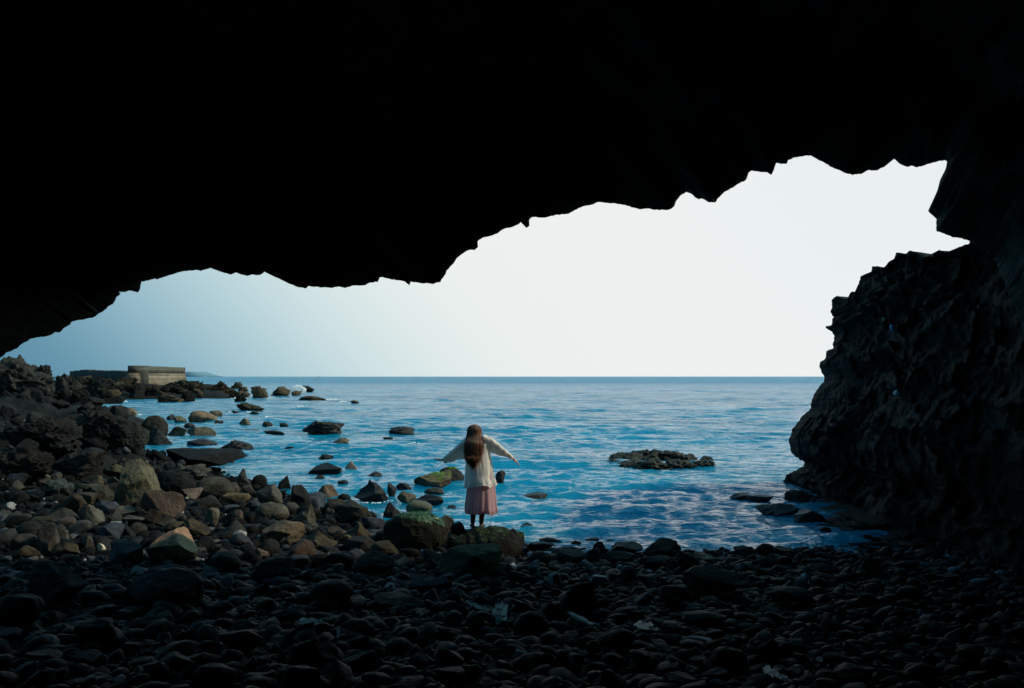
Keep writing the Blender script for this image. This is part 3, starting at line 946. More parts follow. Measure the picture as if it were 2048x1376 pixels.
BEACH = [
 (1288, 1360, 1073, 1110, DARK, 'pyramid', 'largest humped dark boulder standing at the water edge of the pebble beach', 'humped shore boulder'),
 (1218, 1288, 1084, 1108, DARK, 'slab', 'low flat dark boulder just left of the humped shore boulder', 'low flat boulder'),
 (1076, 1124, 1074, 1090, BLACK, 'slab', 'long flat black boulder at the waterline near the standing rock', 'long flat black boulder'),
 (1054, 1110, 1081, 1102, (0.05, 0.05, 0.055), 'angular', 'dark grey boulder with a pale facet in front of the long flat black one', 'pale-faceted boulder'),
 (1140, 1168, 1080, 1098, BLACK, 'round', 'round black boulder alone at the waterline of the pebble beach', 'lone round boulder'),
 (1171, 1202, 1076, 1087, BLACK, 'slab', 'thin dark stone awash beyond the tall dark cobble', 'thin awash stone'),
 (1185, 1212, 1082, 1112, BLACK, 'round', 'tall dark cobble at the waterline left of the low flat boulder', 'tall dark cobble'),
 (1208, 1232, 1079, 1088, BLACK, 'slab', 'small flat stone in the shallows beyond the low flat boulder', 'small flat stone'),
 (1330, 1364, 1085, 1104, BLACK, 'angular', 'black stone touching the right side of the humped shore boulder', 'touching black stone'),
 (1368, 1393, 1076, 1089, BLACK, 'round', 'oval black stone alone in the shallows right of the humped shore boulder', 'lone oval stone'),
 (1470, 1510, 1091, 1106, BLACK, 'slab', 'squarish black boulder at the waterline left of the domed one', 'squarish black boulder'),
 (1516, 1551, 1086, 1106, BLACK, 'round', 'domed black boulder standing at the right end of the waterline', 'domed black boulder'),
 (1550, 1590, 1095, 1108, BLACK, 'slab', 'low black boulder just right of the domed one', 'low black boulder'),
 (1608, 1646, 1096, 1112, BLACK, 'round', 'rounded black boulder at the waterline closest to the cliff', 'cliff-side boulder'),
 (1419, 1434, 1089, 1095, BLACK, 'round', 'tiny stone in the shallows between the lone oval stone and the squarish boulder', None),
 (1324, 1346, 1077, 1084, BLACK, 'slab', 'thin stone in the shallows behind the humped shore boulder', None),
 (1170, 1202, 1093, 1122, (0.05, 0.055, 0.065), 'angular', 'dark boulder with a light triangular side below the tall dark cobble', 'triangular-sided boulder'),
 (1108, 1170, 1099, 1124, DARK, 'slab', 'wide flat-topped boulder on the pebbles below the lone round boulder', 'wide flat-topped boulder'),
 (1058, 1100, 1102, 1128, DARK, 'round', 'rounded boulder on the pebbles below the pale-faceted boulder', 'rounded beach boulder'),
 (1212, 1272, 1100, 1128, DARK, 'slab', 'broad dark boulder on the pebbles below the low flat boulder', 'broad beach boulder'),
 (1280, 1360, 1108, 1138, DARK, 'angular', 'long sloping boulder on the pebbles below the humped shore boulder', 'long sloping boulder'),
 (1356, 1408, 1100, 1136, BLACK, 'pyramid', 'steep black boulder to the right of the long sloping one', 'steep black boulder'),
 (1376, 1492, 1132, 1196, BLACK, 'angular', 'very big black boulder in the middle of the pebble beach', 'very big black boulder'),
 (1240, 1274, 1130, 1162, (0.035, 0.037, 0.045), 'round', 'dome-shaped boulder between the broad beach boulder and the very big black one', 'dome-shaped boulder'),
 (1320, 1384, 1168, 1204, DARK, 'round', 'smooth rounded boulder left of the very big black boulder', 'smooth beach boulder'),
 (1118, 1204, 1160, 1230, BLACK, 'pyramid', 'large peaked black boulder in the pebbles left of the beach middle', 'large peaked boulder'),
 (1026, 1100, 1222, 1270, BLACK, 'round', 'large rounded black boulder beside the torn pale sheet', 'rounded boulder by the sheet'),
 (1540, 1632, 1172, 1204, BLACK, 'round', 'long low black boulder in the pebbles towards the cliff', 'long low boulder'),
 (1368, 1460, 1220, 1252, BLACK, 'round', 'low broad black boulder beneath the very big black boulder', 'low broad boulder'),
 (1186, 1256, 1336, 1372, (0.05, 0.05, 0.065), 'pyramid', 'bluish pointed boulder at the bottom edge of the picture', 'bluish pointed boulder'),
 (1205, 1276, 1256, 1296, BLACK, 'round', 'black boulder just left of the white torn scrap', 'boulder by the white scrap'),
 (1057, 1081, 1120, 1147, (0.12, 0.15, 0.17), 'slab', 'narrow pale blue-grey stone leaning among the pebbles under the standing rock', 'narrow pale stone'),
 (1096, 1122, 1146, 1173, (0.11, 0.14, 0.16), 'slab', 'pale blue-grey stone like a wedge, below the narrow leaning one', 'pale wedge stone'),
 (1180, 1220, 1149, 1168, (0.16, 0.21, 0.24), 'slab', 'flat pale blue stone, the lightest on the upper pebble beach', 'flat pale blue stone'),
 (1232, 1252, 1130, 1144, (0.10, 0.13, 0.16), 'slab', 'small flat pale stone leaning on the dome-shaped boulder', None),
 (1378, 1391, 1340, 1348, PALE, 'round', 'small white oval pebble near the bottom edge of the picture', None),
 (1410, 1432, 1112, 1122, TAN, 'round', 'small tan pebble right of the steep black boulder', None),
]
for (a, b_, t_, c_, colr, st, lab, sh) in BEACH:
    add_rock(a, b_, t_, c_, colr, st, lab, 'boulder' if b_ - a > 26 else 'stone', 'boulders and stones on the pebble beach', mat=M_PEB, short=sh)

# the weedy boulder and the rock the woman stands on
weedy = add_rock(760, 892, 1019, 1102, (0.015, 0.016, 0.013), 'round', 'big dark boulder with sparkling green weed over its top, left of the woman', 'boulder', G_HEAP, M_MOSSD, sub=6, seed=71, short='sparkling weedy boulder')


def standing_rock():
    Zt = 0.60
    A = at_level(966, 1049, Zt)
    k = A[1] / F
    v, f = rock_verts(5157, 'round', 6)
    rx = (1050 - 886) / 2 * k
    v[:, 2] = np.where(v[:, 2] > 0.35, 0.35 + (v[:, 2] - 0.35) * 0.28, v[:, 2])
    v[:, 2] += 0.05 * ridged(v * 2.3, 4, 8)
    v[:, 2] /= v[:, 2].max()
    # overhanging right end, tapering foot
    k2 = 0.72 + 0.28 * smooth(-0.6, 0.55, v[:, 2])
    v[:, 0] *= np.where(v[:, 0] > 0, k2, 1.0)
    v = v * np.array([rx, 0.85, 0.50])
    o = link('standing_rock', mesh_from('standing_rock', v, f), M_MOSSD, loc=(at_level(968, 1049, Zt)[0], A[1] - 0.05, Zt - 0.50), color=(0.008, 0.008, 0.007))
    tag(o, 'flat-topped dark rock with green algae along its top, under the woman\'s feet', 'boulder', G_HEAP)
    placed.append((966, 1075, 164, 'standing rock'))
    return o, A, k


srock, FEET, KPX = standing_rock()
add_rock(900, 930, 1043, 1066, (0.03, 0.03, 0.025), 'round', 'small dark knob of rock on the left end of the standing rock', 'stone', G_HEAP, M_MOSSD, depth=FEET[1] - 0.1)

# rock masses of the left bank and the headland
G_OUT = 'dark rock masses along the left shore'
OUT = [
 (-60, 92, 706, 800, 60, (0.055, 0.055, 0.055), 'crusty', 'tall grey crag with a brown knob on top, highest rock at the left edge'),
 (60, 104, 728, 790, 62, (0.05, 0.05, 0.05), 'crusty', 'stepped dark crag on the right shoulder of the tall grey crag'),
 (95, 160, 744, 800, 75, (0.05, 0.05, 0.048), 'crusty', 'rounded dark hump of rock between the tall crag and the stone wall'),
 (-40, 120, 770, 850, 52, (0.028, 0.028, 0.03), 'crusty', 'big black mass of rock below the tall grey crag'),
 (125, 245, 816, 894, None, (0.032, 0.032, 0.033), 'crusty', 'broad black mass of rock forming the far side of the inlet'),
 (198, 292, 828, 893, None, (0.05, 0.05, 0.048), 'angular', 'big ribbed grey-black rock in the middle of the far side of the inlet'),
 (276, 332, 830, 870, None, (0.045, 0.045, 0.035), 'round', 'smooth rounded rock on the seaward end of the far side of the inlet'),
 (284, 343, 850, 892, None, (0.05, 0.055, 0.055), 'angular', 'wedge-shaped rock at the mouth of the inlet'),
 (0, 140, 830, 905, None, (0.026, 0.026, 0.028), 'crusty', 'black craggy mass of rock at the head of the inlet'),
 (-40, 90, 890, 960, None, (0.026, 0.024, 0.024), 'crusty', 'low black rock mass by the left edge in front of the inlet head'),
 (80, 200, 895, 950, None, (0.03, 0.028, 0.028), 'slab', 'sloping dark rock with pale streaks on the near side of the inlet'),
 (306, 404, 758, 795, 150, (0.045, 0.05, 0.04), 'crusty', 'dark hump of rock directly below the right half of the stone wall'),
 (392, 456, 760, 800, 146, (0.07, 0.055, 0.035), 'crusty', 'brown-sided hump of rock right of the one below the stone wall'),
 (424, 492, 779, 800, 143, (0.09, 0.065, 0.035), 'crusty', 'low brown tapering end of the headland rocks'),
 (140, 220, 758, 802, 125, (0.04, 0.042, 0.04), 'crusty', 'dull dark slope of rock at the left end of the headland'),
 (195, 300, 764, 802, 133, (0.055, 0.05, 0.03), 'crusty', 'greenish slope of rock below the left part of the stone wall'),
]
for (a, b_, t_, c_, dep, colr, st, lab) in OUT:
    add_rock(a, b_, t_, c_, tuple(x * 0.5 for x in colr), st, lab, 'rock outcrop', G_OUT, mat=M_FAR if (dep or 0) > 100 else M_ROCK, name='rock_outcrop', depth=dep, sub=6, deep=0.7)

# ------------------------------------------------------------------ more single boulders between the landmarks, each worded by its neighbours
rs = random.Random(21)
used_labels = set(o.get('label') for o in bpy.data.objects if o.get('label'))
SIZE = ['small', 'middling', 'large']


def colour_word(c):
    names = {DARK: 'dark grey', BLACK: 'black', GREY: 'grey', BROWN: 'brown', OLIVE: 'olive', SLATE: 'bluish', PINK: 'pinkish', RUST: 'rust brown', TAN: 'tan'}
    return names[c]


shape_word = {'angular': 'angular', 'round': 'rounded', 'pyramid': 'pointed', 'slab': 'flat', 'crusty': 'lumpy'}


def wording(cx, cy, w, colr, style, noun, lo, hi):
    sz = 'small' if w < lo else 'large' if w > hi else 'mid-sized'
    near = sorted(placed, key=lambda p: math.hypot(p[0] - cx, (p[1] - cy) * 1.6))[:7]
    look = f'{sz} {colour_word(colr)} {shape_word[style]} {noun}'
    cands = []
    for p in near:
        dx_, dy_ = cx - p[0], (cy - p[1]) * 1.6
        rel = ('right of' if dx_ > 0 else 'left of') if abs(dx_) > abs(dy_) else ('in front of' if dy_ > 0 else 'behind')
        cands.append(f'{look} {rel} the {p[3]}')
    for i in range(0, 4):
        for j in range(i + 1, 6):
            cands.append(f'{look} between the {near[i][3]} and the {near[j][3]}')
    for c in cands:
        if c not in used_labels and len(c.split()) <= 16:
            used_labels.add(c)
            return c
    c = f'{look} near the {near[0][3]} and the {near[1][3]}'
    used_labels.add(c)
    return c


def scatter(n, box, wr, cols, styles, mat, group, noun='boulder', gapk=0.52, cond=None):
    done, tries = 0, 0
    spots = []
    while done < n and tries < n * 60:
        tries += 1
        cx, cy = rs.uniform(box[0], box[1]), rs.uniform(box[2], box[3])
        if cond and not cond(cx, cy):
            continue
        w = rs.uniform(*wr) * (0.75 + 0.5 * (cy - box[2]) / (box[3] - box[2]))
        if any(math.hypot(cx - p[0], (cy - p[1]) * 1.9) < (w + p[2]) * gapk for p in placed) or any(math.hypot(cx - p[0], (cy - p[1]) * 1.9) < (w + p[2]) * gapk * 0.9 for p in spots):
            continue
        st = rs.choice(styles); colr = rs.choice(cols)
        h = w * rs.uniform(0.42, 0.75) * (0.6 if st == 'slab' else 1)
        lab = wording(cx, cy, w, colr, st, noun, (wr[0] * 2 + wr[1]) / 3, (wr[0] + wr[1] * 2) / 3)
        jit = rs.uniform(0.35, 0.78)
        add_rock(cx - w / 2, cx + w / 2, cy - h / 2, cy + h / 2, tuple(x * jit for x in colr), st, lab, noun, group, mat, name=noun, sub=4)
        spots.append((cx, cy, w))
        done += 1
    return done


placed += [(1290, 1259, 46, 'bright white scrap'), (1548, 1356, 50, 'white wedge-shaped scrap'), (1000, 1237, 44, 'torn teal sheet'), (955, 1219, 50, 'thin teal strip'),
           (616, 1250, 56, 'lone teal strip'), (1163, 1239, 60, 'driftwood splinter'), (1641, 1329, 30, 'small dull scrap'), (1042, 1310, 34, 'pale sliver')]
placed += [(325, 750, 90, 'stone wall'), (330, 795, 60, 'rusty-patched rock'), (440, 780, 60, 'headland tip'), (185, 780, 60, 'headland slope'),
           (40, 740, 60, 'tall grey crag'), (125, 765, 50, 'rounded dark hump'), (60, 810, 100, 'big black mass'), (185, 855, 100, 'broad black mass'),
           (245, 860, 60, 'big ribbed rock'), (70, 870, 90, 'craggy inlet head')]
G_FAR = 'rocks of the far headland and bank'
scatter(9, (135, 275, 757, 768), (16, 34), [DARK, BLACK, OLIVE], ['crusty'], M_FAR, G_FAR, noun='rock', gapk=0.3)
scatter(26, (140, 485, 768, 797), (16, 40), [DARK, BLACK, OLIVE, BROWN, DARK], ['crusty'], M_FAR, G_FAR, noun='rock', gapk=0.36)
scatter(26, (0, 240, 775, 900), (22, 56), [DARK, BLACK, DARK], ['crusty', 'angular'], M_ROCK, G_FAR, noun='rock', gapk=0.33)
heap_ok = lambda x, y: y > np.interp(x, [0, 190, 330, 470, 560, 650, 760], [900, 925, 945, 965, 985, 1010, 1045])
scatter(58, (20, 770, 925, 1110), (26, 66), [DARK, GREY, BROWN, OLIVE, PINK, SLATE, DARK, GREY, BROWN], ['angular', 'angular', 'pyramid', 'angular', 'slab', 'round'], M_ROCK, G_HEAP, gapk=0.33, cond=heap_ok)
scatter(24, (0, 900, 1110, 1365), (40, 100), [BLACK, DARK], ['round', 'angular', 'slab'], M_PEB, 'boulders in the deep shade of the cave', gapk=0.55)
scatter(40, (900, 1960, 1112, 1368), (28, 66), [BLACK, DARK, SLATE, DARK], ['round', 'slab', 'pyramid', 'angular'], M_PEB, 'boulders and stones on the pebble beach', noun='cobble', gapk=0.55)

# ------------------------------------------------------------------ pebbles and rubble (nobody could count them)
def pebble_field(name, n, sampler, sizes, mat, color, seed, sub=2, flat=0.55):
    rng = np.random.RandomState(seed)
    protos = [rock_verts(4000 + i, 'round' if (i % 3 == 0 and flat < 0.7) else 'angular', sub) for i in range(12)]
    nv = len(protos[0][0]); fc = protos[0][1]
    xy = sampler(rng, n)
    z = ground_z(xy[:, 0], xy[:, 1])
    ok = z > -0.12
    xy, z = xy[ok], z[ok]
    n = len(xy)
    s = sizes[0] * (sizes[1] / sizes[0]) ** (rng.rand(n) ** 3.2)
    an = rng.rand(n) * 6.28
    tl = rng.normal(0, 0.35, n)
    V = np.empty((n, nv, 3))
    which = rng.randint(0, 12, n)
    e1 = rng.uniform(0.8, 1.9, n); e3 = rng.uniform(flat * 0.6, flat * 1.4, n)
    for i in range(12):
        m = which == i
        p = protos[i][0][None] * np.stack([s[m] * e1[m], s[m], s[m] * e3[m]], -1)[:, None, :]
        ct, st_ = np.cos(tl[m])[:, None], np.sin(tl[m])[:, None]
        px_, pz_ = p[:, :, 0] * ct - p[:, :, 2] * st_, p[:, :, 0] * st_ + p[:, :, 2] * ct
        ca, sa = np.cos(an[m])[:, None], np.sin(an[m])[:, None]
        V[m] = np.stack([px_ * ca - p[:, :, 1] * sa, px_ * sa + p[:, :, 1] * ca, pz_], -1)
    V[:, :, 0] += xy[:, 0:1]; V[:, :, 1] += xy[:, 1:2]; V[:, :, 2] += (z + s * e3 * rng.uniform(0.1, 0.8, n))[:, None]
    FF = (fc[None] + (np.arange(n) * nv)[:, None, None]).reshape(-1, 3)
    o = link(name, mesh_from(name, V.reshape(-1, 3), FF), mat, color=color)
    tag(o, None, None, kind='stuff')
    return o


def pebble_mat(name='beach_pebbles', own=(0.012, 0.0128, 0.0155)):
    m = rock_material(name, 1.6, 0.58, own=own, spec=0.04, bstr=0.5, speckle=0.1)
    n, l = m.node_tree.nodes, m.node_tree.links
    b = [x for x in n if x.type == 'BSDF_PRINCIPLED'][0]
    geo = [x for x in n if x.type == 'NEW_GEOMETRY'][0]
    src = b.inputs['Base Color'].links[0].from_socket
    r = ramp(n, l, geo.outputs['Random Per Island'], [(0.0, (0.25, 0.25, 0.25)), (0.68, (0.5, 0.5, 0.52)), (0.9, (1.9, 2.0, 2.2)), (0.975, (4, 4.2, 4.4)), (0.99, (16, 17, 18))])  # most stones near-black, few pale: sparse highlights put into the stone colour
    c = mixc(n, l, 1.0, src, r.outputs['Color'], 'MULTIPLY')
    l.new(c, b.inputs['Base Color'])
    return m


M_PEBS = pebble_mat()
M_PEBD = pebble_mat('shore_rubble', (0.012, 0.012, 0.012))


def near_sampler(rng, n):
    y = 5.5 + 12.8 * rng.rand(n) ** 0.9
    x = y * rng.uniform(-0.62, 0.60, n)
    return np.stack([x, y], -1)


def left_sampler(rng, n):
    y = 13 + 32 * rng.rand(n) ** 1.5
    x = y * rng.uniform(-0.60, -0.02, n)
    return np.stack([x, y], -1)


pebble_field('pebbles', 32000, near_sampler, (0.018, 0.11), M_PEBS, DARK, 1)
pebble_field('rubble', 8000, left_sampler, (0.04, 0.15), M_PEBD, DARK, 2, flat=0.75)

# ------------------------------------------------------------------ the stone sea wall on the headland
def box_bm(corners8):
    f = [(0, 1, 2, 3), (7, 6, 5, 4), (0, 4, 5, 1), (1, 5, 6, 2), (2, 6, 7, 3), (3, 7, 4, 0)]
    return corners8, f


def wall_material(name, base, bw, bh):
    m, n, l, b, out = new_mat(name)
    geo = n.new('ShaderNodeNewGeometry')
    tc = n.new('ShaderNodeTexCoord')
    mp = n.new('ShaderNodeMapping'); mp.inputs['Rotation'].default_value = (math.radians(90), 0, 0)
    l.new(tc.outputs['Object'], mp.inputs['Vector'])
    br = n.new('ShaderNodeTexBrick')
    br.inputs['Scale'].default_value = 1.0
    br.inputs['Brick Width'].default_value = bw
    br.inputs['Row Height'].default_value = bh
    br.inputs['Mortar Size'].default_value = 0.035
    br.inputs['Color1'].default_value = (*[x * 0.8 for x in base], 1)
    br.inputs['Color2'].default_value = (*[x * 1.2 for x in base], 1)
    br.inputs['Mortar'].default_value = (*[x * 0.45 for x in base], 1)
    l.new(mp.outputs[0], br.inputs['Vector'])
    nz = noise_node(n, l, geo.outputs['Position'], 0.9, 5, 0.6)
    st = ramp(n, l, nz.outputs['Fac'], [(0.4, (0.7, 0.65, 0.6)), (0.65, (1.2, 1.15, 1.1))])
    c = mixc(n, l, 1.0, br.outputs['Color'], st.outputs['Color'], 'MULTIPLY')
    sx = n.new('ShaderNodeSeparateXYZ'); l.new(tc.outputs['Object'], sx.inputs[0])
    l.new(c, b.inputs['Base Color'])
    b.inputs['Roughness'].default_value = 0.9
    l.new(bump(n, l, br.outputs['Fac'], -0.6, 0.05), b.inputs['Normal'])
    return m


M_WALL = wall_material('pale_masonry', (0.135, 0.112, 0.082), 0.9, 0.38)
M_PARA = wall_material('grey_masonry', (0.055, 0.06, 0.05), 0.9, 0.30)
M_SIDE = wall_material('dark_masonry', (0.025, 0.028, 0.026), 0.9, 0.35)


def wall_block(name, p0, p1, zb0, zt0, zb1, zt1, thick, batter, mat, parent, cuts=26, ragged=1.0):
    p0, p1 = np.array(p0), np.array(p1)
    d = p1 - p0; L = np.linalg.norm(d); d /= L
    nrm_ = np.array([d[1], -d[0]])
    rng = np.random.RandomState(3)
    vs = []
    prof = [(0, 0), (0, 1), (1, 1), (1, 0)]
    for i in range(cuts + 1):
        t = i / cuts
        c = p0 + d * L * t
        zb, zt = zb0 + (zb1 - zb0) * t, zt0 + (zt1 - zt0) * t + rng.uniform(-0.05, 0.03) * ragged
        for (bk, tp) in prof:
            off = nrm_ * ((batter * (1 - tp)) if bk == 0 else (-thick))
            q = c + off
            vs.append((q[0] - parent.location[0], q[1] - parent.location[1], (zt if tp else zb) - parent.location[2]))
    vs = np.array(vs)
    F4 = grid_faces(cuts + 1, 4, closed=True)
    F4 = np.concatenate([F4, [[3, 2, 1, 0]], [[cuts * 4 + k for k in (0, 1, 2, 3)]]])
    return link(name, mesh_from(name, vs, F4, False), mat, parent)


W0 = at_depth(277, 731, 150); W1 = at_depth(371, 735, 172); WB = at_depth(140, 741, 178)
wall = bpy.data.objects.new('stone_wall', None); COL.objects.link(wall)
wall.location = (W0[0], W0[1], 0)
tag(wall, 'weathered stone sea wall with a darker parapet, on the distant headland rocks', 'stone wall')
zl0, zr0 = at_depth(277, 745.5, 150)[2], at_depth(371, 747, 172)[2]
wall_block('wall_base', W0[:2], W1[:2], 0.8, zl0, 0.8, zr0, 2.0, 0.45, M_WALL, wall)
wall_block('parapet', W0[:2], W1[:2], zl0 - 0.0, W0[2], zr0, W1[2], 1.6, -0.06, M_PARA, wall)
wall_block('side_wall', (W0[0] - 0.15, W0[1] + 0.3), WB[:2], 0.8, at_depth(262, 741, 150)[2], 0.8, WB[2], -1.6, -0.3, M_SIDE, wall, 40, 6.0)

# far blue cape and a ship on the horizon
def flat_mat(name, colr, rough=0.9):
    m, n, l, b, out = new_mat(name)
    geo = n.new('ShaderNodeNewGeometry')
    nz = noise_node(n, l, geo.outputs['Position'], 3.0, 4, 0.6)
    rr = ramp(n, l, nz.outputs['Fac'], [(0.3, tuple(x * 0.85 for x in colr)), (0.7, tuple(min(1, x * 1.12) for x in colr))])
    l.new(rr.outputs['Color'], b.inputs['Base Color'])
    b.inputs['Roughness'].default_value = rough
    return m


D_CAPE = 9000.0
cp = []
prof = [(360, 744.5), (374, 743.5), (381, 743.8), (385, 745.5), (388, 748.5), (393, 750), (399, 751.8), (406, 753.2)]
rows = []
for (off, hs) in ((0, 0.0), (0, 1.0), (500, 1.0), (900, 0.0)):
    for (x, y) in prof:
        p = at_depth(x, y, D_CAPE)
        rows.append((p[0], D_CAPE + off, max(0.2, p[2]) * hs - (1 - hs) * 3))
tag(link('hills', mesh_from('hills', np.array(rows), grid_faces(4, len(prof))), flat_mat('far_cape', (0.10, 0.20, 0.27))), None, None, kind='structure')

ship = bpy.data.objects.new('ship', None); COL.objects.link(ship)
sp_ = at_depth(640, 752.6, 6000); ship.location = (sp_[0], 6000, 0)
tag(ship, 'tiny distant ship on the horizon above the wave splash', 'ship')
hv = [(-17, -3, 0), (13, -3, 0), (13, 3, 0), (-17, 3, 0), (-19, -4, 4), (18, -4, 5), (18, 4, 5), (-19, 4, 4)]
hf = [(3, 2, 1, 0), (4, 5, 6, 7), (0, 1, 5, 4), (1, 2, 6, 5), (2, 3, 7, 6), (3, 0, 4, 7)]
ship.scale = (0.5, 0.5, 0.6)
link('hull', mesh_from('hull', hv, hf, False), flat_mat('ship_hull', (0.4, 0.45, 0.5)), ship)
hv = [(-15, -3, 4.1), (-6, -3, 4.1), (-6, 3, 4.1), (-15, 3, 4.1), (-14, -3, 12), (-8, -3, 12), (-8, 3, 12), (-14, 3, 12)]
link('superstructure', mesh_from('superstructure', hv, hf, False), flat_mat('ship_white', (0.6, 0.6, 0.6)), ship)

# ------------------------------------------------------------------ foam and the breaking wave
M_FOAM, n_, l_, b_, o_ = new_mat('foam')
b_.inputs['Base Color'].default_value = (0.85, 0.88, 0.9, 1)
b_.inputs['Roughness'].default_value = 0.6
b_.inputs['Subsurface Weight'].default_value = 0.0


def blobs(name, spots, seed, label, cat, zr):
    rng = np.random.RandomState(seed)
    v0, f0 = ICO[2]
    vs, fs, n0 = [], [], 0
    for (px, py, wpx, hpx, cnt, lift) in spots:
        for k in range(cnt):
            g = rng.normal(0, 0.33, 2)
            C0 = at_level(px + g[0] * wpx, py + max(-1.5, min(1.5, g[1])) * hpx * 0.5, 0)
            kk = C0[1] / F
            s = kk * rng.uniform(0.5, 1.7)
            zz = lift * kk * abs(rng.normal(0, 1)) * max(0, 1 - abs(g[0]))
            v = v0 * np.array([s * rng.uniform(1, 2.2), s * rng.uniform(1, 2.5), s * zr * rng.uniform(.5, 1.3)]) * (1 + 0.2 * rng.normal(size=(len(v0), 1)))
            vs.append(v + np.array([C0[0], C0[1], 0.03 + zz])); fs.append(f0 + n0); n0 += len(v0)
    o = link(name, mesh_from(name, np.concatenate(vs), np.concatenate(fs)), M_FOAM)
    tag(o, label, cat, kind='stuff')
    return o


foam_spots = [(495, 825, 50, 6, 60, 0.5), (540, 797, 60, 3, 60, 0.4), (480, 797, 40, 2, 30, 0.3), (538, 836, 20, 3, 40, 1.2), (598, 815, 12, 3, 30, 1.2),
              (660, 800, 30, 3, 40, 0.5), (685, 804, 16, 2, 14, 0.3), (700, 857, 36, 4, 60, 0.6), (545, 857, 24, 3, 26, 0.5), (567, 847, 8, 4, 16, 1.5),
              (710, 897, 34, 6, 80, 0.5), (770, 900, 50, 3, 22, 0.2), (830, 888, 24, 5, 36, 1.2), (790, 952, 60, 12, 130, 0.3), (760, 972, 30, 8, 40, 0.2),
              (820, 934, 40, 8, 30, 0.3), (104, 817, 34, 4, 70, 0.6), (175, 816, 20, 3, 30, 0.4), (262, 830, 30, 2, 24, 0.4), (900, 990, 14, 5, 20, 0.4), (650, 925, 22, 3, 20, 0.3),
              (800, 1002, 50, 5, 30, 0.1), (251, 804, 3, 2, 6, 0.6), (910, 948, 20, 6, 20, 0.5), (1000, 976, 20, 4, 20, 0.2), (740, 1008, 60, 4, 26, 0.0), (435, 848, 22, 3, 16, 0.3), (1420, 1106, 160, 4, 46, 0.0), (1180, 1098, 90, 3, 26, 0.0), (1500, 1070, 120, 30, 14, 0.0), (420, 830, 30, 2, 12, 0.2)]
blobs('foam', foam_spots, 5, None, None, 0.5)
# the splash: an arching sheet of spray bursting over the far rock
rng = np.random.RandomState(12)
v0, f0 = ICO[2]
vs, fs, n0 = [], [], 0
D_S = at_level(595, 788, 0)[1]
for k in range(900):
    t = rng.rand()
    cx_ = 578 + 34 * t
    topy = 787 - 16.5 * math.sin(math.pi * min(1, 0.12 + t * 0.75)) ** 0.8
    yy = topy + (788 - topy) * rng.rand() ** 1.6 * (0.9 if t > .3 else .45) + rng.normal(0, 0.5)
    p = at_depth(cx_ + rng.normal(0, 0.8), min(yy, 788), D_S + rng.uniform(-0.8, 0.8))
    s = D_S / F * rng.uniform(0.15, 0.75)
    vs.append(v0 * s * np.array([1, 1, rng.uniform(.8, 1.6)]) + np.array(p)); fs.append(f0 + n0); n0 += len(v0)
o = link('wave_splash', mesh_from('wave_splash', np.concatenate(vs), np.concatenate(fs)), M_FOAM)
tag(o, 'white burst of spray breaking over a distant sea rock', 'wave', kind='stuff')

# ------------------------------------------------------------------ litter and odd things
def crumpled(name, px, py, w, h, colr, label, cat, seed, lift=0.03, outline=None, rot=0.0, tilt=0.5, amp=0.35):
    B = ground_hit(px, py, 0.11)
    k = B[1] / F
    W, H = w * k, h * k * 1.15
    lift, tilt = 0.0, 1.0
    n_u, n_v = 26, 18
    uu, vv = np.meshgrid(np.linspace(-1, 1, n_u), np.linspace(-1, 1, n_v), indexing='ij')
    u_, v_ = uu.ravel(), vv.ravel()
    rr = 1 + 0.25 * vnoise(np.stack([u_ * 2, v_ * 2, np.full_like(u_, seed)], -1), seed)
    k2 = np.sqrt(np.maximum(0.02, 1 - 0.5 * np.minimum(u_ ** 2, v_ ** 2)))
    X_ = u_ * k2 * rr * W / 2
    Y_ = v_ * k2 * rr * H / 2
    P_ = np.stack([u_ * 1.7, v_ * 1.7, np.full_like(u_, seed * 1.3)], -1)
    Z_ = amp * min(W, H) * (ridged(P_, 3, seed) * 0.5) + lift
    c, s_ = math.cos(rot), math.sin(rot)
    top = np.stack([X_ * c - Y_ * s_, (X_ * s_ + Y_ * c) * math.cos(tilt), Z_ + (X_ * s_ + Y_ * c) * math.sin(tilt)], -1)
    f = grid_faces(n_u, n_v)
    V, FA = top, f
    o = link(name, mesh_from(name, V, FA), cloth_mat(name + '_material', tuple(min(0.95, x * 1.5) for x in colr), 0.6, 0.4), loc=(B[0], B[1] + 0.02, B[2] + 0.02))
    tag(o, label, cat, 'litter on the pebble beach')
    return o


crumpled('plastic_scrap', 1288, 1259, 34, 13, (0.62, 0.72, 0.74), 'bright white torn plastic scrap lying among the dark cobbles', 'litter', 1, lift=0.1)
crumpled('plastic_scrap', 1313, 1266, 8, 6, (0.5, 0.6, 0.62), 'tiny white fragment just right of the bright white torn scrap', 'litter', 2, lift=0.08)
crumpled('plastic_scrap', 1542, 1353, 30, 14, (0.58, 0.66, 0.7), 'white wedge-shaped plastic scrap near the bottom edge of the picture', 'litter', 3, lift=0.08, rot=-0.5)
crumpled('plastic_scrap', 1566, 1364, 20, 8, (0.3, 0.38, 0.42), 'dull blue-white scrap touching the white wedge-shaped one', 'litter', 4, lift=0.08)
crumpled('torn_sheet', 1000, 1237, 28, 42, (0.22, 0.36, 0.38), 'pale teal torn plastic sheet draped over a dark stone at the beach middle', 'litter', 5, lift=0.14, tilt=0.8)
crumpled('plastic_strip', 955, 1219, 52, 8, (0.16, 0.26, 0.29), 'thin teal strip trailing left from the torn plastic sheet', 'litter', 6, lift=0.13, rot=-0.35)
crumpled('plastic_strip', 616, 1250, 46, 9, (0.16, 0.30, 0.33), 'teal plastic strip lying alone in the deep shade on the left', 'litter', 7, lift=0.12, rot=-0.05)
crumpled('plastic_strip', 676, 1272, 8, 20, (0.10, 0.14, 0.18), 'short dim vertical strip right of the teal plastic strip', 'litter', 8, lift=0.12)
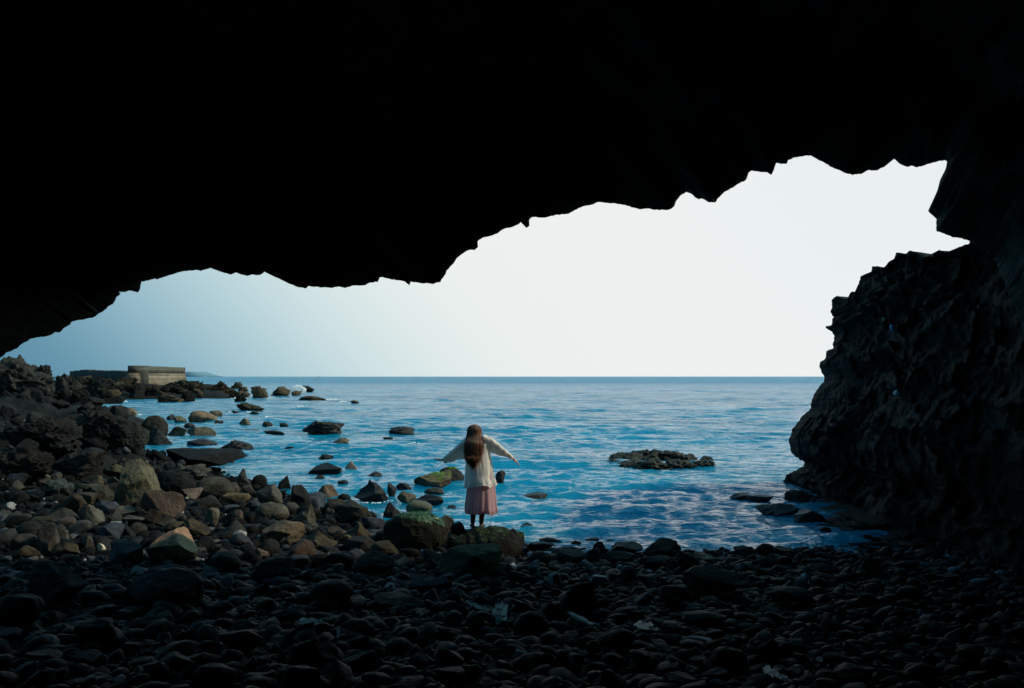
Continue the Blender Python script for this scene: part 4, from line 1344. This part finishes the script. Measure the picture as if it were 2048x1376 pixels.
crumpled('paper_scrap', 1641, 1329, 14, 8, (0.20, 0.26, 0.30), 'small dull scrap on the cobbles towards the lower right corner', 'litter', 9, lift=0.08)
crumpled('plastic_strip', 1042, 1310, 24, 5, (0.16, 0.26, 0.30), 'thin pale sliver of plastic near the bottom edge below the torn sheet', 'litter', 10, lift=0.08, rot=-0.25)
crumpled('paper_scrap', 290, 927, 12, 7, (0.45, 0.55, 0.7), 'little light blue scrap behind the tall mottled boulder', 'litter', 11, lift=0.25)


def plank(name, p0, p1, th, colr, label, cat, seed, lift=0.0):
    A_, B_ = ground_hit(*p0, 0.12), ground_hit(*p1, 0.12)
    A_, B_ = Vector(A_) + Vector((0, 0, lift)), Vector(B_) + Vector((0, 0, lift))
    rng = np.random.RandomState(seed)
    n_k = 22
    d = B_ - A_
    side = d.cross(Vector((0, 0, 1))).normalized()
    up = side.cross(d).normalized()
    vs = []
    for i in range(n_k):
        t = i / (n_k - 1)
        w = th * (1 + 0.2 * rng.normal()) * (0.35 + 0.65 * math.sin(math.pi * (0.08 + 0.84 * t)) ** 0.5)
        c = d * t + side * rng.normal() * th * 0.15
        for a in range(8):
            an = a / 8 * 2 * math.pi
            q = c + side * math.cos(an) * w + up * math.sin(an) * w * 0.4
            vs.append(tuple(q))
    fa = grid_faces(n_k, 8, closed=True)
    o = link(name, mesh_from(name, np.array(vs), fa), flat_mat(name + '_material', colr, 0.8), loc=tuple(A_))
    tag(o, label, cat)
    return o


plank('driftwood', (1140, 1226), (1186, 1252), 0.035, (0.16, 0.20, 0.21), 'weathered grey splinter of driftwood slanting across the cobbles', 'driftwood', 3)


def wall_hit(px, py):
    """point on the cliff face seen at this pixel"""
    r = np.array(ray(px, py)); r = r / np.linalg.norm(r)
    pts = front.reshape(-1, 3) - np.array([0, 0, CAM_Z])
    al = pts @ r
    dd = np.linalg.norm(pts - al[:, None] * r[None], axis=1) / al
    c = np.where(dd < dd.min() + 0.004)[0]
    return pts[c[np.argmin(al[c])]] + np.array([0, 0, CAM_Z])


def cliff_bit(name, px, py, w, h, colr, label, seed):
    p = wall_hit(px, py)
    k = p[1] / F
    v, f = rock_verts(seed, 'crusty', 3)
    v = v * np.array([w / 2 * k, w / 3 * k, h / 2 * k])
    o = link(name, mesh_from(name, v, f), flat_mat(name + '_m', colr, 0.6), loc=(p[0] - 0.04, p[1] - 0.10, p[2]))
    tag(o, label, 'litter', 'litter caught on the cliff')


cliff_bit('plastic_bag', 1785, 789, 14, 13, (0.45, 0.45, 0.5), 'small white plastic bag caught on a ledge of the cliff', 61)
cliff_bit('plastic_rag', 1774, 653, 8, 14, (0.10, 0.30, 0.55), 'bright blue rag caught high on the cliff face', 62)
cliff_bit('plastic_scrap', 1765, 645, 8, 9, (0.4, 0.36, 0.25), 'tiny yellowish scrap beside the bright blue rag on the cliff', 63)

# ------------------------------------------------------------------ weed tufts on the weedy boulder
def weed(parent, n, seed, colr, wpx, zcut, size):
    rng = np.random.RandomState(seed)
    me = parent.data
    co = np.empty(len(me.vertices) * 3, dtype=np.float32); me.vertices.foreach_get('co', co); co = co.reshape(-1, 3)
    no = np.empty(len(me.vertices) * 3, dtype=np.float32); me.vertices.foreach_get('normal', no); no = no.reshape(-1, 3)
    w = no[:, 2] + 0.5 * vnoise(co * 5.0, seed)
    idx = np.where(w > zcut)[0]
    if not len(idx):
        return
    pick = idx[rng.randint(0, len(idx), n)]
    vs = np.empty((n, 4, 3))
    base = co[pick] + rng.normal(0, 0.012, (n, 3))
    d1 = rng.normal(size=(n, 3)); d1 -= (d1 * no[pick]).sum(1, keepdims=True) * no[pick]; d1 /= np.linalg.norm(d1, axis=1, keepdims=True) + 1e-9
    d2 = np.cross(d1, no[pick]); s = (size * rng.uniform(0.4, 1.3, n))[:, None]
    up = no[pick] * s * rng.uniform(0.0, 0.6, (n, 1))
    vs[:, 0] = base - d1 * s * 0.4
    vs[:, 1] = base + d1 * s * 0.4
    vs[:, 2] = base + d1 * s * 0.3 + d2 * s + up
    vs[:, 3] = base - d1 * s * 0.25 + d2 * s * 0.9 + up
    f = np.arange(n * 4).reshape(n, 4)
    m, nn, ll, bb, oo = new_mat('seaweed_leaf')
    geo = nn.new('ShaderNodeNewGeometry')
    rr = ramp(nn, ll, geo.outputs['Random Per Island'], [(0, tuple(x * 0.4 for x in colr)), (1, tuple(x * 1.9 for x in colr))])
    ll.new(rr.outputs['Color'], bb.inputs['Base Color'])
    bb.inputs['Roughness'].default_value = 0.35
    o = link('seaweed', mesh_from('seaweed', vs.reshape(-1, 3), f, False), m, parent)
    return o


weed(weedy, 9000, 3, (0.035, 0.10, 0.03), 0, 0.80, 0.013)
weed(srock, 3600, 5, (0.030, 0.070, 0.010), 0, 0.95, 0.010)
green_rocks = [o for o in bpy.data.objects if 'bright green weed' in (o.get('label') or '')]
for g in green_rocks:
    weed(g, 2500, 9, (0.09, 0.17, 0.012), 0, 1.12, 0.016)

# ------------------------------------------------------------------ the woman
SC_ = KPX            # metres per photo pixel at her distance
UX = lambda px: (px - 957) * SC_
UZ = lambda py: (1049 - py) * SC_
woman = bpy.data.objects.new('person', None); COL.objects.link(woman)
dg = bpy.context.evaluated_depsgraph_get()
bpy.context.view_layer.update()
fx = at_level(957, 1049, 0.6)[0]
# stand her on the real top of the rock
loc_x = fx - srock.location[0]
cov = np.array([tuple(v.co) for v in srock.data.vertices])
near = np.abs(cov[:, 0] - (loc_x - 0.02)) + np.abs(cov[:, 1] - 0.05)
ztop = cov[(near < 0.16) & (cov[:, 2] > 0)][:, 2].mean() + srock.location[2]
woman.location = (fx, FEET[1], ztop + 0.005)
tag(woman, 'person with long auburn hair, open cream shirt and pink skirt, arms spread, facing the sea', 'person')


M_SKIN, n_, l_, b_, o_ = new_mat('skin')
b_.inputs['Base Color'].default_value = (0.42, 0.22, 0.15, 1); b_.inputs['Roughness'].default_value = 0.5
b_.inputs['Subsurface Weight'].default_value = 0.1
M_SHIRT = cloth_mat('cream_cloth', (0.95, 0.92, 0.88), 0.5)
M_SKIRT = cloth_mat('pink_tulle', (0.60, 0.38, 0.43), 0.45)
M_SHOE = flat_mat('dark_shoe', (0.02, 0.02, 0.022), 0.5)

# body: connected skeleton with a radius per joint
J, E, R_ = [], [], []
def joint(p, r, parent=None):
    J.append(p); R_.append(r if isinstance(r, tuple) else (r, r))
    if parent is not None:
        E.append((parent, len(J) - 1))
    return len(J) - 1
HX = UX(962)
pelvis = joint((HX, 0.0, 0.80), (0.125, 0.095))
waist = joint((HX - 0.01, 0.015, 0.95), (0.105, 0.08), pelvis)
chest = joint((UX(957), 0.03, 1.13), (0.125, 0.09), waist)
upch = joint((UX(954), 0.045, 1.27), (0.11, 0.075), chest)
neck = joint((UX(951), 0.065, 1.355), 0.045, upch)
headb = joint((UX(949), 0.10, 1.415), (0.05, 0.06), neck)
head1 = joint((UX(948.5), 0.12, 1.47), (0.072, 0.09), headb)
head2 = joint((UX(948), 0.115, 1.535), (0.066, 0.082), head1)
for sgn, hipx, ankx, in ((-1, HX - 0.075, UX(945.5)), (1, HX + 0.075, UX(962.5))):
    hip = joint((hipx, 0, 0.72), 0.085, pelvis)
    knee = joint(((hipx + ankx) / 2, 0.015, 0.43), 0.052, hip)
    calf = joint(((hipx + ankx * 3) / 4, -0.012, 0.31), 0.050, knee)
    ank = joint((ankx, -0.005, 0.085), 0.032, calf)
    heel = joint((ankx, 0.005, 0.045), 0.030, ank)
    ball = joint((ankx + sgn * 0.02, 0.10, 0.028), (0.034, 0.022), heel)
    toe = joint((ankx + sgn * 0.025, 0.165, 0.022), (0.026, 0.016), ball)
arms = {}
for sgn, sh, el, wr in ((-1, (UX(935), 0.045, UZ(873)), (UX(908), 0.03, UZ(896)), (UX(886), 0.02, UZ(914))),
                        (1, (UX(973), 0.045, UZ(869)), (UX(1001), 0.03, UZ(890)), (UX(1026), 0.02, UZ(911)))):
    s0 = joint(sh, 0.052, upch)
    e0 = joint(el, 0.036, s0)
    w0 = joint(wr, (0.025, 0.02), e0)
    dirv = (Vector(wr) - Vector(el)).normalized()
    if sgn < 0:
        dirh = Vector((-0.97, 0.1, 0.06)).normalized(); side = Vector((0, 1, 0)); droop = 0.10
    else:
        dirh = Vector((0.66, 0.10, -0.62)).normalized(); side = Vector((0, 1, 0)); droop = -0.55
    palm = Vector(wr) + dirh * 0.05
    p0 = joint(tuple(palm), (0.034, 0.016) if sgn < 0 else (0.036, 0.024), w0)
    for fi, (off, ln) in enumerate(((-0.030, 0.062), (-0.010, 0.074), (0.011, 0.070), (0.030, 0.055))):
        k0 = palm + dirh * 0.035 + side * off
        curl = Vector((0, 0, droop * (0.6 + 0.15 * fi)))
        m1 = k0 + (dirh + curl * 0.6).normalized() * ln * 0.5
        m2 = m1 + (dirh + curl * 1.6).normalized() * ln * 0.5
        a_ = joint(tuple(k0), 0.0095, p0); b2 = joint(tuple(m1), 0.0085, a_); joint(tuple(m2), 0.0065, b2)
    t1 = Vector(wr) + dirh * 0.03 + side * -0.035 + Vector((0, 0, -0.008))
    t2 = t1 + (dirh * 0.7 + side * -0.6 + Vector((0, 0, -0.3))).normalized() * 0.035
    a_ = joint(tuple(t1), 0.011, p0); joint(tuple(t2), 0.008, a_)
    arms[sgn] = (sh, el, wr)
me = bpy.data.meshes.new('body')
me.from_pydata(J, E, [])
body = bpy.data.objects.new('body', me); COL.objects.link(body); body.parent = woman
me.materials.append(M_SKIN)
sk = body.modifiers.new('skin', 'SKIN')
sk.use_smooth_shade = True
for i, r in enumerate(R_):
    me.skin_vertices[0].data[i].radius = r
me.skin_vertices[0].data[0].use_root = True
ss = body.modifiers.new('subsurf', 'SUBSURF'); ss.levels = 1; ss.render_levels = 2

# face (turned away to the sea): eyes, nose, mouth, ears as small pieces on the far side of the head
fc_ = np.array([UX(948), 0.12, 1.485])
v0, f0 = ICO[3]
vs, fs, n0 = [], [], 0
for c, s in (((0.0, 0.095, -0.015), (0.011, 0.016, 0.022)), ((0.0, 0.090, -0.05), (0.024, 0.010, 0.008)), ((-0.073, 0.0, -0.01), (0.010, 0.02, 0.03)), ((0.073, 0.0, -0.01), (0.010, 0.02, 0.03)),
             ((-0.028, 0.078, 0.012), (0.014, 0.012, 0.010)), ((0.028, 0.078, 0.012), (0.014, 0.012, 0.010))):
    vs.append(v0 * np.array(s) + fc_ + np.array(c)); fs.append(f0 + n0); n0 += len(v0)
link('face', mesh_from('face', np.concatenate(vs), np.concatenate(fs)), M_SKIN, woman)


def loft(name, rings, mat, nseg=96, fold=None, thick=0.004, parent=None, hem=0.0):
    """rings: (cx, cy, cz, rx, ry, [tilt]) ; fold(theta, t) -> radius factor"""
    vs = []
    nr = len(rings)
    th = np.linspace(0, 2 * math.pi, nseg, endpoint=False)
    for i, r in enumerate(rings):
        t = i / (nr - 1)
        k = fold(th, t) if fold is not None else 1.0
        x = r[0] + r[3] * np.cos(th) * k
        y = r[1] + r[4] * np.sin(th) * k
        z = r[2] + np.zeros(nseg) + (r[5] * np.cos(th) if len(r) > 5 else 0)
        if hem:
            z = z + hem * t ** 3 * (vnoise(np.stack([np.cos(th) * 2.5, np.sin(th) * 2.5, np.full_like(th, 7.7)], -1), 8) + 0.5 * np.cos(th * 5 + 1))
        vs.append(np.stack([x, y, z], -1))
    V = np.concatenate(vs)
    me = mesh_from(name, V, grid_faces(nr, nseg, closed=True))
    o = link(name, me, mat, parent)
    if thick:
        so = o.modifiers.new('thickness', 'SOLIDIFY'); so.thickness = thick
    return o


def interp_rings(keys, n):
    keys = np.array(keys, float)
    t = np.linspace(0, 1, len(keys)); tt_ = np.linspace(0, 1, n)
    # smooth interpolation
    out = []
    for c in range(keys.shape[1]):
        out.append(np.interp(tt_, t, keys[:, c]))
    return np.stack(out, -1)


# skirt
def skirt_fold(th, t):
    a = 0.02 + 0.085 * t
    p = np.stack([np.cos(th) * 2.2, np.sin(th) * 2.2, np.full_like(th, t * 0.8)], -1)
    return 1 + a * (0.42 * np.cos(th * 11 + 2.2 * np.sin(2 * th + 1) + 0.6 * t) + 0.2 * np.cos(th * 23 + 2 * np.sin(3 * th)) + 1.1 * vnoise(p, 3))
skx = (UX(927) + UX(996)) / 2; skr = (UX(996) - UX(927)) / 2
skirt = loft('skirt', interp_rings([(HX, 0.01, 0.97, 0.125, 0.10), (HX, 0.01, 0.86, 0.165, 0.13), (HX, 0.01, 0.70, 0.205, 0.165), (skx + .005, 0.01, 0.52, 0.228, 0.19),
                                    (skx, 0.01, 0.36, skr * 0.92, 0.21), (skx, 0.01, 0.28, skr * 0.96, 0.215), (skx, 0.01, UZ(1020), skr * 0.93, 0.20)], 40), M_SKIRT, 220, skirt_fold, 0, woman, 0.018)

# shirt: body of the shirt and two wide sleeves in one part each
def shirt_fold(th, t):
    # soft vertical drape with a few deeper folds
    p = np.stack([np.cos(th) * 1.8, np.sin(th) * 1.8, np.full_like(th, t * 2.2)], -1)
    return 1 + (0.03 + 0.10 * t) * (0.9 * vnoise(p, 9) + 0.5 * np.cos(th * 8 + 4 * t + 2 * np.sin(th * 2)) * t + 0.5 * vnoise(p * 3, 4))
shirt = loft('shirt', interp_rings([(UX(951), 0.06, 1.385, 0.052, 0.05, 0), (UX(951), 0.055, 1.375, 0.09, 0.065, 0), (UX(953), 0.05, 1.345, 0.155, 0.085, 0.015), (UX(954), 0.045, 1.29, 0.185, 0.105, 0.01),
                                    (UX(955), 0.04, 1.20, 0.185, 0.12, 0), (UX(957), 0.03, 1.08, 0.195, 0.13, 0), (UX(958), 0.02, 0.94, 0.21, 0.145, 0), (UX(959), 0.015, 0.80, 0.218, 0.16, 0.0),
                                    (UX(960), 0.01, 0.70, 0.236, 0.19, 0.01), (UX(960), 0.01, 0.645, 0.238, 0.195, 0.02)], 44), M_SHIRT, 160, shirt_fold, 0, woman, 0.035)


def sleeve(sgn):
    sh, el, wr = arms[sgn]
    n_k, nseg = 30, 48
    vs = []
    rngs = np.random.RandomState(5 + sgn)
    for i in range(n_k):
        t = i / (n_k - 1)
        if t < 0.5:
            c = Vector(sh).lerp(Vector(el), t / 0.5)
        else:
            c = Vector(el).lerp(Vector(wr), (t - 0.5) / 0.5 * 0.96)
        if t < 0.12:
            c = c + Vector((-sgn * 0.05 * (1 - t / 0.12), 0, -0.01))
        up = np.interp(t, [0, 0.2, 0.5, 1], [0.055, 0.048, 0.036, 0.028])
        low = np.interp(t, [0, 0.12, 0.5, 0.9, 1], [0.17, 0.24, 0.16, 0.085, 0.06]) if sgn < 0 else np.interp(t, [0, 0.12, 0.5, 0.85, 1], [0.17, 0.20, 0.12, 0.045, 0.033])
        wid = np.interp(t, [0, 0.3, 1], [0.075, 0.060, 0.034])
        for a in range(nseg):
            an = a / nseg * 2 * math.pi
            s_, c_ = math.sin(an), math.cos(an)
            z = s_ * (up if s_ > 0 else low)
            w = wid * c_ * (1.0 if s_ > 0 else (1 - 0.65 * abs(s_) ** 1.3))
            wr_ = 1 + 0.10 * math.sin(9 * t * 3.1 + 2 * s_) + 0.05 * math.sin(23 * t + an)
            vs.append((c.x + sgn * 0.02 * s_ * 0.5, c.y + w * wr_, c.z + z * (1 + 0.04 * math.sin(14 * t + sgn))))
    o = link('sleeve', mesh_from('sleeve', np.array(vs), grid_faces(n_k, nseg, closed=True)), M_SHIRT, shirt)
sleeve(-1); sleeve(1)

# hair: a cap and a long falling mass plus many separate strands
M_HAIR, n_, l_, b_, o_ = new_mat('auburn_hair')
geo = n_.new('ShaderNodeNewGeometry')
mp = n_.new('ShaderNodeMapping'); mp.inputs['Scale'].default_value = (60, 60, 3)
l_.new(geo.outputs['Position'], mp.inputs['Vector'])
nz = noise_node(n_, l_, mp.outputs[0], 1.0, 3, 0.6)
rr = ramp(n_, l_, nz.outputs['Fac'], [(0.3, (0.045, 0.016, 0.008)), (0.7, (0.20, 0.065, 0.025))])
l_.new(rr.outputs['Color'], b_.inputs['Base Color'])
b_.inputs['Roughness'].default_value = 0.42
hx, hy, hz_ = UX(948), 0.108, 1.502
keys = [(hx, hy, 1.605, 0.012, 0.015), (hx, hy, 1.600, 0.045, 0.05), (hx, hy, 1.575, 0.083, 0.088), (hx, hy - 0.004, 1.53, 0.104, 0.110), (hx, hy - 0.01, 1.47, 0.108, 0.108), (hx + .002, hy - 0.045, 1.41, 0.118, 0.105),
        (UX(948.5), -0.01, 1.34, 0.128, 0.10), (UX(948), -0.04, 1.26, 0.128, 0.085), (UX(947), -0.07, 1.16, 0.118, 0.07), (UX(946), -0.10, 1.09, 0.090, 0.055), (UX(946.5), -0.12, 1.02, 0.055, 0.04), (UX(947.5), -0.13, 0.945, 0.018, 0.014)]
def hair_fold(th, t):
    p = np.stack([np.cos(th) * 4, np.sin(th) * 4, np.full_like(th, t * 0.6)], -1)
    return 1 + (0.02 + 0.10 * t) * (0.8 * vnoise(p, 2) + 0.5 * np.cos(th * 19 + 4 * t))
hair = loft('hair', interp_rings(keys, 60), M_HAIR, 140, hair_fold, 0, woman)
kk = np.array(keys)
rng = np.random.RandomState(6)
vs, fs, n0 = [], [], 0
tk = np.linspace(0, 1, len(kk))
for s in range(700):
    th = rng.uniform(math.pi, 2 * math.pi) if rng.rand() < 0.8 else rng.uniform(0, 2 * math.pi)
    t0, t1 = rng.uniform(0.15, 0.5), rng.uniform(0.72, 1.04)
    n_k = 12
    drift = rng.normal(0, 0.022 if s % 6 else 0.06); wob = rng.uniform(0, 6)
    for i in range(n_k):
        t = t0 + (t1 - t0) * i / (n_k - 1)
        c = [np.interp(min(t, 1.0), tk, kk[:, q]) for q in range(5)]
        g = 1.03 + 0.14 * (i / n_k) ** 2 + (0.3 if t > 0.8 else 0)
        x = c[0] + c[3] * math.cos(th) * g + drift * (i / n_k) ** 2 + 0.006 * math.sin(wob + 5 * t)
        y = c[1] + c[4] * math.sin(th) * g
        z = c[2] - max(0, t - 1.0) * 1.0
        w = 0.0032 * (1 - 0.85 * i / (n_k - 1))
        for a in range(3):
            an = a / 3 * 6.283
            vs.append((x + w * math.cos(an), y + w * math.sin(an), z))
    f = grid_faces(n_k, 3, closed=True) + n0
    fs.append(f); n0 += n_k * 3
link('hair_strands', mesh_from('hair_strands', np.array(vs), np.concatenate(fs)), M_HAIR, hair)

# dark tubes over the lower legs, added to put their shade into colour
M_LEG_SHADE = flat_mat('leg_shade_dark', (0.035, 0.03, 0.03), 0.8)
for sgn, hipx, ankx in ((-1, HX - 0.075, UX(945.5)), (1, HX + 0.075, UX(962.5))):
    xs_ = lambda w: hipx * w + ankx * (1 - w)
    loft('leg_shade', interp_rings([(xs_(.5), 0.012, 0.45, 0.060, 0.062), (xs_(.33), -0.008, 0.36, 0.058, 0.062), (xs_(.25), -0.012, 0.30, 0.055, 0.058),
                                   (xs_(.1), -0.008, 0.18, 0.040, 0.044), (xs_(0), -0.003, 0.085, 0.036, 0.040)], 20), M_LEG_SHADE, 40, None, 0, woman)
# shoes and the loose cord below the hem
for sgn, ankx in ((-1, UX(945.5)), (1, UX(962.5))):
    v, f = ICO[4]
    v = v.copy()
    y = v[:, 1]
    wv = 0.036 + 0.012 * smooth(-0.2, 0.7, y)
    hv_ = np.where(v[:, 2] > 0, 0.055 - 0.03 * smooth(-0.3, 0.8, y), 0.03)
    q = np.stack([v[:, 0] * wv + ankx + sgn * 0.018 * (y + 0.3), y * 0.125 + 0.055, np.maximum(v[:, 2] * hv_ + 0.028, -0.002)], -1)
    link('shoe', mesh_from('shoe', q, f), M_SHOE, woman)
cordp = [(UX(981.5), -0.05, UZ(1018)), (UX(982), -0.052, UZ(1027)), (UX(981.6), -0.05, UZ(1036)), (UX(982.4), -0.05, UZ(1044))]
vs = []
for (x, y, z) in interp_rings(cordp, 12):
    for a in range(6):
        vs.append((x + 0.0035 * math.cos(a * 1.047), y + 0.0035 * math.sin(a * 1.047), z))
link('cord', mesh_from('cord', np.array(vs), grid_faces(12, 6, closed=True)), M_SHOE, skirt)
